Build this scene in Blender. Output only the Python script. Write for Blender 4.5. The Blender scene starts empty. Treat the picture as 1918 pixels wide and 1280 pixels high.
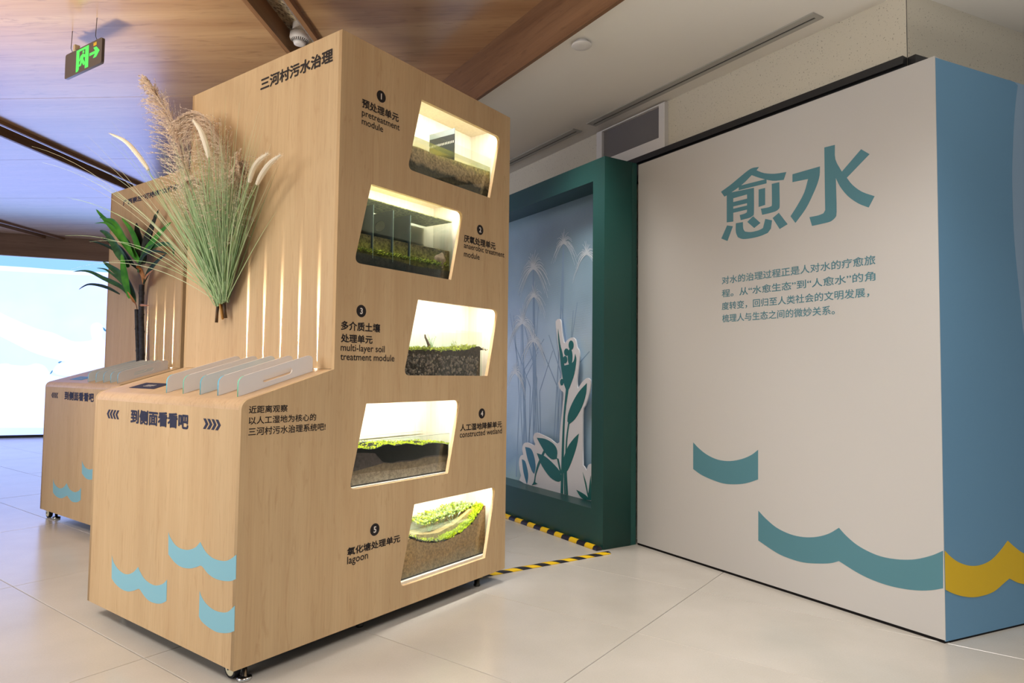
import bpy, bmesh, math, random
from mathutils import Vector, Matrix
random.seed(7)
S = bpy.context.scene
COL = S.collection
PI = math.pi

# ------------------------------------------------------------------ camera, world, lights, exposure
F_PX = 1251.2175
TH, PITCH, ROLL, CAM_H = math.radians(36.30619), math.radians(2.68204), math.radians(0.679886), 0.97
_F = Vector((math.cos(TH), math.sin(TH), 0)); _R = Vector((math.sin(TH), -math.cos(TH), 0)); _Z = Vector((0, 0, 1))
fw = _F*math.cos(PITCH) + _Z*math.sin(PITCH)
_u = -_F*math.sin(PITCH) + _Z*math.cos(PITCH)
rt = _R*math.cos(ROLL) + _u*math.sin(ROLL)
up = -_R*math.sin(ROLL) + _u*math.cos(ROLL)
cam = bpy.data.cameras.new('camera'); co = bpy.data.objects.new('camera', cam); COL.objects.link(co)
cam.sensor_width = 36.0; cam.lens = F_PX/1918*36.0; cam.clip_start = 0.05; cam.clip_end = 100
M = Matrix((( rt.x, up.x, -fw.x, 0), (rt.y, up.y, -fw.y, 0), (rt.z, up.z, -fw.z, CAM_H), (0, 0, 0, 1)))
co.matrix_world = M
S.camera = co
S.view_settings.view_transform = 'Standard'; S.view_settings.look = 'None'
S.view_settings.exposure = 0.0; S.view_settings.gamma = 1.0; S.view_settings.use_curve_mapping = False
w = bpy.data.worlds.new('world'); S.world = w; w.use_nodes = True
bg = w.node_tree.nodes['Background']; bg.inputs[0].default_value = (0.92, 0.94, 0.97, 1); bg.inputs[1].default_value = 0.54

def area(name, loc, target, size, power, color=(1, 1, 1), sy=None, spread=180):
    l = bpy.data.lights.new(name, 'AREA'); l.energy = power; l.color = color; l.size = size
    l.spread = math.radians(spread)
    if sy: l.shape = 'RECTANGLE'; l.size_y = sy
    o = bpy.data.objects.new(name, l); COL.objects.link(o); o.location = loc
    d = Vector(target) - Vector(loc); o.rotation_euler = d.to_track_quat('-Z', 'Y').to_euler()
    return o
def spot(name, loc, target, power, angle, blend=0.6, color=(1, 1, 1), r=0.04):
    l = bpy.data.lights.new(name, 'SPOT'); l.energy = power; l.color = color; l.spot_size = math.radians(angle)
    l.spot_blend = blend; l.shadow_soft_size = r
    o = bpy.data.objects.new(name, l); COL.objects.link(o); o.location = loc
    d = Vector(target) - Vector(loc); o.rotation_euler = d.to_track_quat('-Z', 'Y').to_euler()
    return o
# ceiling lamps of the hall, then fill lights added for fronts and ceiling
area('hall_lamp_a', (-0.2, -0.2, 2.72), (1.6, 0.6, 0), 0.8, 26, (1, 0.97, 0.93), spread=100)
area('hall_lamp_b', (2.0, 0.2, 2.48), (2.2, 0.5, 0), 0.5, 9, (1, 0.98, 0.95), spread=100)
area('hall_lamp_c', (-0.5, 3.4, 2.72), (0.3, 3.2, 0), 0.8, 26, (1, 0.96, 0.92), spread=110)
area('hall_lamp_d', (3.0, 2.1, 2.50), (3.0, 2.1, 0), 0.4, 8, (1, 0.95, 0.9), spread=100)
spot('tower_spot', (-0.3, 1.9, 2.7), (1.5, 2.3, 1.6), 55, 72, 1.0, (1, 0.93, 0.82), 0.25)
area('added_front_fill', (-2.2, 3.4, 1.6), (1.4, 2.9, 1.5), 2.0, 40, (1, 0.98, 0.95), 1.8, spread=130)  # added fill for cabinet fronts and plants, no window there
area('added_uplight_a', (0.15, 3.7, 0.06), (0.35, 3.75, 2.8), 0.5, 42, (1, 0.92, 0.82), spread=88)  # added unseen light, lifts the walnut ceiling from below
area('added_uplight_b', (2.1, -1.0, 0.06), (2.1, -0.8, 2.5), 0.5, 9, (1, 0.95, 0.9), spread=75)  # added unseen light, lifts the white ceiling
area('added_uplight_c', (0.3, -0.6, 0.06), (0.7, 0.1, 2.8), 0.5, 22, (1, 0.92, 0.84), spread=80)  # added unseen light for the ceiling near the viewer
# outlines measured on the real planes of each face (metres)
D = {
'text': [["T","三河村污水治理",-2.3954,-1.9434,2.0933,2.1464,"b"],["S","预处理单元",1.623,1.8096,1.9464,1.98,"c"],["S","pretreatment",1.6233,1.8152,1.9158,0,"l"],["S","module",1.6237,1.7293,1.8833,0,"l"],["S","厌氧处理单元",2.2131,2.4399,1.5404,1.5748,"c"],["S","anaerobic treatment",2.2141,2.5083,1.5154,0,"l"],["S","module",2.2149,2.3235,1.4774,0,"l"],["S","多介质土壤",1.5499,1.736,1.1153,1.1488,"c"],["S","处理单元",1.5513,1.6993,1.0712,1.1022,"c"],["S","multi-layer soil",1.5511,1.761,1.0417,0,"l"],["S","treatment module",1.5507,1.8121,1.0087,0,"l"],["S","人工湿地降解单元",2.2079,2.5063,0.7141,0.7446,"c"],["S","constructed wetland",2.206,2.5072,0.6872,0,"l"],["S","氧化塘处理单元",1.6016,1.8616,0.3098,0.3393,"c"],["S","lagoon",1.6029,1.6996,0.2816,0,"l"],["S","近距离观察",1.1992,1.3392,0.8333,0.8572,"m"],["S","以人工湿地为核心的",1.1998,1.4533,0.7988,0.8233,"m"],["S","三河村污水治理系统吧!",1.1996,1.4937,0.7637,0.7893,"m"],["F","到侧面看看吧",-2.6182,-2.2044,0.7657,0.8186,"b"],["F2","到侧面看看吧",-4.7331,-4.3121,0.7677,0.8216,"b"],["T2","广西崇左“可持续”以竹净水",-4.857,-4.0445,2.0831,2.124,"b"],["W","对水的治理过程正是人对水的疗愈旅",-1.013,-0.2368,1.426,1.4655,"w"],["W","程。从“水愈生态”到“人愈水”的角",-1.0132,-0.2377,1.3599,1.3994,"w"],["W","度转变，回归至人类社会的文明发展，",-1.0135,-0.2637,1.2953,1.3355,"w"],["W","梳理人与生态之间的微妙关系。",-1.0115,-0.4133,1.2342,1.2738,"w"]],
'circ': [["1",1.7166,2.0185,0.0239],["2",2.3251,1.6145,0.0223],["3",1.6422,1.19,0.0228],["4",2.3562,0.7852,0.0221],["5",1.7307,0.3808,0.0237]],
'glyph': {"w1":[[-0.4536,1.9672],[-0.4051,1.965],[-0.4035,1.9012],[-0.375,1.8408],[-0.2902,1.9137],[-0.2553,1.8835],[-0.3536,1.8092],[-0.3296,1.7736],[-0.2888,1.7348],[-0.2368,1.7051],[-0.2619,1.6634],[-0.3043,1.689],[-0.3492,1.7297],[-0.3836,1.7787],[-0.4028,1.8211],[-0.4005,1.6729],[-0.4088,1.648],[-0.4289,1.6366],[-0.4695,1.6342],[-0.5154,1.6333],[-0.5277,1.6746],[-0.4857,1.6743],[-0.4608,1.6787],[-0.4525,1.6909],[-0.4531,1.791]],"w2":[[-0.6104,1.8878],[-0.4751,1.8892],[-0.4772,1.8509],[-0.4884,1.8147],[-0.5098,1.7727],[-0.5444,1.7173],[-0.5973,1.6616],[-0.6219,1.6968],[-0.5878,1.7381],[-0.5523,1.7901],[-0.5328,1.8472],[-0.6107,1.8515]],"y1":[[-1.0169,1.8986],[-0.9568,1.9204],[-0.8931,1.949],[-0.8364,1.9712],[-0.7895,1.9677],[-0.8034,1.9551],[-0.7622,1.9313],[-0.7049,1.9136],[-0.6419,1.9061],[-0.6559,1.8729],[-0.7146,1.8828],[-0.7819,1.9116],[-0.8316,1.9382],[-0.8829,1.9075],[-0.9462,1.8827],[-0.995,1.8686]],"y2":[[-0.9079,1.9029],[-0.7479,1.8992],[-0.7481,1.8783],[-0.908,1.8819]],"y3":[[-0.9807,1.8824],[-0.8189,1.8736],[-0.8196,1.752],[-0.8267,1.7389],[-0.8429,1.7326],[-0.8963,1.7307],[-0.9024,1.7571],[-0.8734,1.7583],[-0.86,1.7626],[-0.8589,1.7752],[-0.9413,1.7761],[-0.9415,1.7322],[-0.9813,1.7352]],"y4":[[-0.7921,1.859],[-0.7559,1.8583],[-0.7565,1.7771],[-0.7927,1.7745]],"y5":[[-0.7194,1.869],[-0.679,1.8677],[-0.678,1.7608],[-0.6818,1.7436],[-0.6968,1.7359],[-0.7252,1.7333],[-0.7733,1.7328],[-0.78,1.7635],[-0.7393,1.7619],[-0.7249,1.7639],[-0.7192,1.7735]],"y6":[[-0.9792,1.7198],[-0.9438,1.709],[-0.9773,1.6408],[-1.0156,1.6595]],"y7":[[-0.9257,1.7206],[-0.8839,1.7189],[-0.882,1.6866],[-0.8718,1.6702],[-0.8382,1.6618],[-0.7934,1.6625],[-0.7689,1.6691],[-0.756,1.7102],[-0.7197,1.6967],[-0.7257,1.6589],[-0.743,1.6412],[-0.7838,1.6331],[-0.8334,1.6312],[-0.8843,1.6353],[-0.9134,1.6487],[-0.9259,1.677]],"y8":[[-0.8582,1.715],[-0.8247,1.736],[-0.7833,1.696],[-0.8181,1.6778]],"y9":[[-0.7159,1.7067],[-0.6829,1.725],[-0.6376,1.6634],[-0.6789,1.6481]]},
'glyphhole': [[[-0.941,1.8489],[-0.8585,1.85],[-0.8586,1.8294],[-0.9411,1.8296]],[[-0.9412,1.8077],[-0.8587,1.807],[-0.8588,1.7958],[-0.9412,1.7962]]],
'wave': {"wa":[[-2.7253,0.2618],[-2.7124,0.2417],[-2.6778,0.2231],[-2.6338,0.214],[-2.5969,0.216],[-2.5614,0.2274],[-2.5369,0.2414],[-2.5179,0.2567],[-2.5017,0.2431],[-2.4705,0.2254],[-2.4308,0.2168],[-2.3924,0.2159],[-2.3555,0.2245],[-2.3286,0.2365],[-2.3096,0.2513],[-2.3081,0.18],[-2.3418,0.1649],[-2.3786,0.1572],[-2.4261,0.1555],[-2.4658,0.1658],[-2.4968,0.1806],[-2.5117,0.18],[-2.5462,0.167],[-2.5867,0.1565],[-2.6395,0.1547],[-2.6891,0.1645],[-2.7201,0.1783]],"wb":[[-2.3111,0.4107],[-2.2992,0.3967],[-2.2664,0.3772],[-2.2307,0.3697],[-2.1919,0.3708],[-2.1627,0.3773],[-2.1302,0.3904],[-2.1052,0.4106],[-2.094,0.4005],[-2.0688,0.3834],[-2.0326,0.3727],[-1.9937,0.3711],[-1.9561,0.3756],[-1.927,0.3867],[-1.8973,0.4047],[-1.8961,0.3318],[-1.9232,0.3206],[-1.9675,0.313],[-2.0133,0.3117],[-2.0529,0.3189],[-2.0858,0.334],[-2.1021,0.3353],[-2.126,0.3259],[-2.167,0.3147],[-2.218,0.3103],[-2.2623,0.3179],[-2.3058,0.3372]],"wc":[[-2.0994,0.2552],[-2.088,0.2406],[-2.0589,0.2236],[-2.0152,0.2142],[-1.9694,0.2159],[-1.9326,0.2259],[-1.8974,0.2516],[-1.8954,0.1763],[-1.9217,0.1649],[-1.9583,0.1555],[-1.9959,0.1507],[-2.0427,0.1543],[-2.0831,0.1638],[-2.0984,0.1752]],"w2a":[[-4.852,0.2454],[-4.826,0.2289],[-4.7801,0.2196],[-4.7212,0.2202],[-4.6651,0.2381],[-4.6388,0.2608],[-4.6087,0.2443],[-4.5512,0.231],[-4.4822,0.2296],[-4.4428,0.2432],[-4.4255,0.2587],[-4.4184,0.1861],[-4.4492,0.1711],[-4.5032,0.1667],[-4.5729,0.1709],[-4.6304,0.1802],[-4.6724,0.1706],[-4.729,0.1568],[-4.7884,0.1592],[-4.8348,0.1717]],"w2b":[[-4.4222,0.4152],[-4.4049,0.402],[-4.3639,0.3889],[-4.3241,0.3836],[-4.2853,0.3827],[-4.2798,0.3245],[-4.3315,0.3248],[-4.3773,0.337],[-4.4153,0.3445]],"W1":[[-1.2023,0.619],[-1.161,0.5901],[-1.1083,0.5644],[-1.0401,0.548],[-0.9661,0.55],[-0.8947,0.5686],[-0.8409,0.5936],[-0.8032,0.6215],[-0.8041,0.4831],[-0.8644,0.4582],[-0.9267,0.4428],[-1.0073,0.435],[-1.0913,0.4456],[-1.1523,0.4602],[-1.2025,0.481]],"W2":[[-0.8036,0.3381],[-0.7614,0.3077],[-0.7049,0.2787],[-0.6364,0.264],[-0.5704,0.265],[-0.5067,0.2796],[-0.4512,0.3048],[-0.4055,0.3385],[-0.3743,0.3119],[-0.3291,0.2848],[-0.2742,0.2673],[-0.221,0.2609],[-0.1593,0.2663],[-0.0999,0.2815],[-0.0424,0.3089],[-0.0024,0.3357],[-0.0047,0.1989],[-0.0445,0.1812],[-0.092,0.1671],[-0.1509,0.1578],[-0.2121,0.1555],[-0.2756,0.1615],[-0.3305,0.1739],[-0.4071,0.2005],[-0.4465,0.1821],[-0.5079,0.166],[-0.5715,0.1551],[-0.6374,0.1556],[-0.7057,0.1657],[-0.8045,0.1996]],"B1":[[0.0005,0.3362],[0.0362,0.3113],[0.0815,0.2863],[0.1433,0.2671],[0.2069,0.2624],[0.2724,0.2737],[0.3315,0.3033],[0.3818,0.3386],[0.4252,0.3098],[0.4867,0.278],[0.4819,0.1588],[0.4371,0.1712],[0.3865,0.1924],[0.3521,0.1789],[0.2846,0.1535],[0.203,0.1464],[0.1397,0.1513],[0.0778,0.1657],[0.0324,0.1819],[0.0026,0.1951]],"B2":[[0.5184,2.1748],[0.4923,2.0488],[0.4703,1.8551],[0.4653,1.7252],[0.4686,1.5575],[0.4839,1.411],[0.5028,1.2747],[0.5217,1.1382]]},
'scr': {"bird":[[-0.051,1.715],[0.053,1.658],[0.211,1.581],[0.388,1.504],[0.566,1.458],[0.711,1.389],[0.84,1.339],[1.004,1.355],[1.049,1.378],[1.027,1.463],[1.024,1.56],[1.05,1.604],[1.105,1.621],[1.152,1.597],[1.179,1.533],[1.168,1.424],[1.207,1.361],[1.321,1.321],[1.384,1.148],[1.296,0.973],[0.966,0.862],[0.677,0.859],[0.586,0.921],[0.636,1.006],[0.742,1.05],[0.633,1.08],[0.49,1.119],[0.312,1.189],[0.136,1.288],[-0.038,1.386],[-0.142,1.444],[-0.155,1.772]],"cloud":[[-0.124,0.994],[0.044,1.018],[0.113,0.998],[0.285,0.99],[0.388,1.023],[0.495,0.983],[0.57,0.858],[0.859,0.818],[1.3,0.844],[1.606,0.802],[1.629,0.105],[-0.09,0.14]],"band":[[-0.178,2.355],[-0.076,2.356],[0.268,2.355],[0.622,2.346],[1.21,2.35],[1.554,2.34],[1.556,2.285],[1.212,2.296],[0.805,2.29],[0.446,2.287],[-0.074,2.289],[-0.175,2.291]],"cyan":[[-0.183,2.497],[-0.082,2.497],[1.205,2.496],[1.549,2.491],[1.554,2.34],[1.21,2.352],[0.622,2.348],[0.268,2.357],[-0.076,2.358],[-0.178,2.359]],"f1":[[1.163,1.558],[1.192,1.544],[1.217,1.513],[1.225,1.491],[1.193,1.505]],"f2":[[0.644,1.038],[0.67,1.055],[0.697,1.054],[0.662,1.028]],"f3":[[0.552,0.869],[0.577,0.921],[0.594,0.932],[0.578,0.89]]},
'cut': {"board":[[-0.9833,0.2115],[-1.0263,0.2594],[-1.0531,0.3249],[-1.0498,0.3715],[-1.0291,0.3968],[-1.0019,0.4055],[-1.0153,0.4442],[-0.9992,0.4802],[-0.9579,0.4933],[-0.9068,0.4868],[-0.8665,0.4817],[-0.8568,0.4938],[-0.8772,0.5199],[-0.8777,0.5479],[-0.8482,0.5693],[-0.7797,0.5617],[-0.6846,0.5427],[-0.62,0.5186],[-0.5841,0.5305],[-0.5797,0.5944],[-0.5634,0.7015],[-0.5472,0.8081],[-0.5442,0.8484],[-0.5836,0.8707],[-0.6022,0.9077],[-0.581,0.9348],[-0.5668,0.9456],[-0.5732,1.0202],[-0.6017,1.1279],[-0.6309,1.2587],[-0.6372,1.3079],[-0.6136,1.3206],[-0.5827,1.3101],[-0.5673,1.2341],[-0.5486,1.1714],[-0.5344,1.1634],[-0.5049,1.1837],[-0.4618,1.1958],[-0.4276,1.1809],[-0.4102,1.1336],[-0.39,1.1125],[-0.3845,1.0712],[-0.4001,0.9785],[-0.4077,0.9166],[-0.3989,0.8756],[-0.3581,0.9175],[-0.3097,0.9436],[-0.2777,0.934],[-0.2742,0.8989],[-0.2926,0.8382],[-0.324,0.7765],[-0.3478,0.7246],[-0.3443,0.4119],[-0.3329,0.4083],[-0.3102,0.3861],[-0.2946,0.418],[-0.2758,0.4302],[-0.2492,0.4285],[-0.247,0.2115],[-0.2626,0.2115]],"leafpod":[[-0.6072,1.2575],[-0.5841,1.1596],[-0.5564,1.0948],[-0.5377,1.0201],[-0.4855,1.0284],[-0.4429,1.0459],[-0.4266,1.0925],[-0.4143,1.0508],[-0.4335,0.9679],[-0.4667,0.9051],[-0.4921,0.8679],[-0.5181,0.8671],[-0.5451,0.9141],[-0.5637,0.9776],[-0.5868,1.0953],[-0.6063,1.1927]],"stemmain":[[-0.5182,0.8724],[-0.4904,0.8732],[-0.5247,0.7038],[-0.5341,0.4933],[-0.5389,0.2115],[-0.5653,0.2115],[-0.5569,0.4909],[-0.5422,0.7028]],"stemb":[[-0.4928,0.6588],[-0.479,0.6598],[-0.5,0.5488],[-0.5048,0.3922],[-0.4886,0.2115],[-0.5076,0.2115],[-0.5204,0.3903],[-0.5138,0.5475]],"stemc":[[-0.5338,0.3469],[-0.5199,0.3487],[-0.5128,0.2115],[-0.5267,0.2115]],"leafr1":[[-0.3094,0.9133],[-0.3167,0.8475],[-0.3564,0.7648],[-0.4217,0.6895],[-0.4807,0.6524],[-0.5016,0.6686],[-0.4935,0.7162],[-0.4566,0.7805],[-0.3903,0.8553]],"leafr2":[[-0.3841,0.6022],[-0.4031,0.527],[-0.4439,0.4408],[-0.4941,0.3624],[-0.5337,0.3417],[-0.5464,0.3662],[-0.5385,0.4299],[-0.496,0.5075],[-0.437,0.5648]],"leafl1":[[-0.8378,0.5368],[-0.741,0.5377],[-0.6473,0.5139],[-0.6067,0.4752],[-0.6095,0.4218],[-0.6641,0.4134],[-0.7299,0.4407],[-0.7881,0.4894]],"steml1":[[-0.6096,0.4271],[-0.5898,0.4241],[-0.5565,0.3355],[-0.5724,0.3313]],"leafl2":[[-0.8359,0.4348],[-0.7391,0.4233],[-0.627,0.3772],[-0.5689,0.337],[-0.5629,0.2906],[-0.5984,0.2782],[-0.6807,0.2954],[-0.7762,0.3589]],"leafl3":[[-0.978,0.4617],[-0.9062,0.4554],[-0.8651,0.4037],[-0.848,0.339],[-0.8631,0.2926],[-0.8934,0.311],[-0.9455,0.3834]],"leafl4":[[-1.018,0.3728],[-0.9761,0.3628],[-0.944,0.3044],[-0.937,0.2602],[-0.9484,0.2158],[-0.9567,0.218],[-0.9953,0.2864]],"stemd":[[-0.7587,0.4594],[-0.7358,0.4564],[-0.8052,0.3554],[-0.8431,0.2842],[-0.8522,0.2386],[-0.8225,0.2318],[-0.8915,0.2129],[-0.8661,0.2422],[-0.8532,0.2939],[-0.8249,0.364]],"leafbr":[[-0.3439,0.3717],[-0.3111,0.3162],[-0.2897,0.2499],[-0.2763,0.3212],[-0.2673,0.362],[-0.262,0.3035],[-0.2611,0.217],[-0.2863,0.2207],[-0.314,0.2859]],"leafbl":[[-0.4049,0.2571],[-0.3183,0.2404],[-0.2705,0.2154],[-0.334,0.2115],[-0.3748,0.2284]],"ball0":[[-0.4425,1.147],[-0.4452,1.1335],[-0.4532,1.1232],[-0.4646,1.1185],[-0.4769,1.1205],[-0.4872,1.1287],[-0.4931,1.1414],[-0.4933,1.1555],[-0.4877,1.1679],[-0.4776,1.1755],[-0.4653,1.1768],[-0.4538,1.1714],[-0.4455,1.1607]],"ball1":[[-0.4917,1.1042],[-0.4943,1.0934],[-0.5019,1.0853],[-0.5128,1.0815],[-0.5244,1.083],[-0.5342,1.0895],[-0.5398,1.0995],[-0.54,1.1107],[-0.5346,1.1205],[-0.525,1.1266],[-0.5134,1.1277],[-0.5024,1.1235],[-0.4946,1.115]],"ball2":[[-0.5067,1.057],[-0.5091,1.0462],[-0.5162,1.0379],[-0.5264,1.034],[-0.5372,1.0354],[-0.5464,1.0419],[-0.5516,1.0518],[-0.5518,1.063],[-0.5468,1.0729],[-0.5378,1.0791],[-0.527,1.0803],[-0.5167,1.0762],[-0.5094,1.0678]],"ball3":[[-0.5451,0.9141],[-0.547,0.9042],[-0.5525,0.8965],[-0.5604,0.8927],[-0.5688,0.8937],[-0.576,0.8994],[-0.5801,0.9083],[-0.5802,0.9185],[-0.5764,0.9276],[-0.5694,0.9335],[-0.561,0.9349],[-0.553,0.9314],[-0.5472,0.9239]],"ball4":[[-0.4534,1.0721],[-0.4559,1.0478],[-0.4632,1.0292],[-0.4739,1.0203],[-0.4854,1.0234],[-0.4951,1.0377],[-0.5008,1.0601],[-0.5011,1.0853],[-0.496,1.1076],[-0.4866,1.1217],[-0.4752,1.1245],[-0.4643,1.1153],[-0.4565,1.0964]]},
'umb': [[-0.9603,1.6948,0.216],[-0.9492,1.4988,0.16],[-1.0911,1.3213,0.208],[-0.6108,1.8182,0.152],[-0.3709,1.7119,0.144],[-0.9441,1.188,0.16],[-1.1787,0.965,0.144]],
'vent': {"y0":2.714,"y1":3.321,"iy0":2.761,"iy1":3.268,"izt":2.525,"izb":2.336,"org":[3.674,1.805,2.35]},
'sign': {"tl":[1.4249,4.0962,2.6853],"tr":[1.4509,3.7076,2.6636],"h":0.135},
'det': [2.209,3.108,2.79],
'w2off': [-0.0057,0.0039],
'tank': {"1":{},"2":{},"3":{"top":[[1.9186,1.056],[1.967,1.0577],[2.0295,1.0613],[2.0768,1.0644],[2.1167,1.0592],[2.1664,1.0645],[2.2081,1.0675],[2.2557,1.0692],[2.3145,1.0728],[2.3545,1.0865],[2.38,1.0897],[2.4115,1.0762],[2.4434,1.0707]]},"4":{"top":[[1.6669,0.6888],[1.689,0.6823],[1.73,0.6742],[1.7675,0.6758],[1.7971,0.6845],[1.8275,0.6869],[1.8588,0.6779],[1.8949,0.6799],[1.9318,0.681],[1.9795,0.6733],[2.0136,0.6671],[2.0532,0.6726],[2.0939,0.6712],[2.1304,0.6666],[2.1893,0.6585]],"l1":[[1.6594,0.6756],[1.7139,0.6631],[1.7554,0.6579],[1.7793,0.6351],[1.7989,0.6198],[1.8428,0.6128],[1.8875,0.6165],[1.9336,0.6136],[1.981,0.6141],[2.0296,0.6214],[2.0798,0.6202],[2.1742,0.6133]],"l2":[[1.644,0.5995],[1.6754,0.6021],[1.7155,0.6071],[1.7693,0.6124],[1.8011,0.6177],[1.8428,0.6103],[1.8876,0.6116],[1.9338,0.6086],[1.9812,0.609],[2.0297,0.6162],[2.08,0.6149],[2.1743,0.6079]],"l3":[[1.6405,0.5833],[1.716,0.5884],[1.7999,0.5869],[1.8884,0.582],[1.9819,0.582],[2.0807,0.5854],[2.1641,0.5868]]},"5":{"top":[[1.9455,0.3088],[1.9755,0.2961],[2.0112,0.2805],[2.0528,0.2689],[2.1115,0.2593],[2.1553,0.2545],[2.2057,0.2616],[2.2575,0.269],[2.3046,0.2853],[2.3408,0.2983],[2.3712,0.3244],[2.421,0.36]]}},
'w5water': 0.3105,
'loc': {"twb":[2.0737,1.9595,1.0713],"twt":[2.0485,1.9595,1.1266],"s1":2.1117,"s2":2.2579,"s3":2.3204,"p1":2.1469,"p2":2.236,"p3":2.2841,"rk":2.1175,"baf":2.1837,"pl":[1.7227,1.8265,1.9212],"hole":[1.8265,2.0063,1.5522]},
'plume': {"a":[[1.47,2.6359,1.3487],[1.45,2.7142,1.5773],[1.44,2.7873,1.7911],[1.42,2.8756,2.0116],[1.41,2.9929,2.1656],[1.4,3.1027,2.2743]],"b":[[1.48,2.5884,1.3464],[1.47,2.5189,1.6006],[1.45,2.5248,1.8154],[1.44,2.5963,1.9701],[1.42,2.7013,2.0384],[1.4,2.7793,2.0265]],"c":[[1.48,2.5724,1.3452],[1.46,2.4876,1.5512],[1.45,2.4497,1.7158],[1.44,2.3992,1.7793]],"d":[[1.47,2.6059,1.3906],[1.43,2.5561,1.5975],[1.41,2.6003,1.7196],[1.4,2.6877,1.7534]],"f1":[[1.38,3.0017,1.8405],[1.38,3.1072,1.9265],[1.38,3.233,2.0122],[1.38,3.4032,2.0847]],"f2":[[1.36,2.4675,1.7893],[1.36,2.4942,1.845],[1.36,2.5377,1.9113],[1.36,2.602,1.9704]],"f3":[[1.42,2.2857,1.6779],[1.42,2.2635,1.7232],[1.42,2.2236,1.7527],[1.42,2.1669,1.7684]],"f4":[[1.42,2.2361,1.6618],[1.42,2.2004,1.6983],[1.42,2.1518,1.7297],[1.42,2.0907,1.7482]]},
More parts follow.
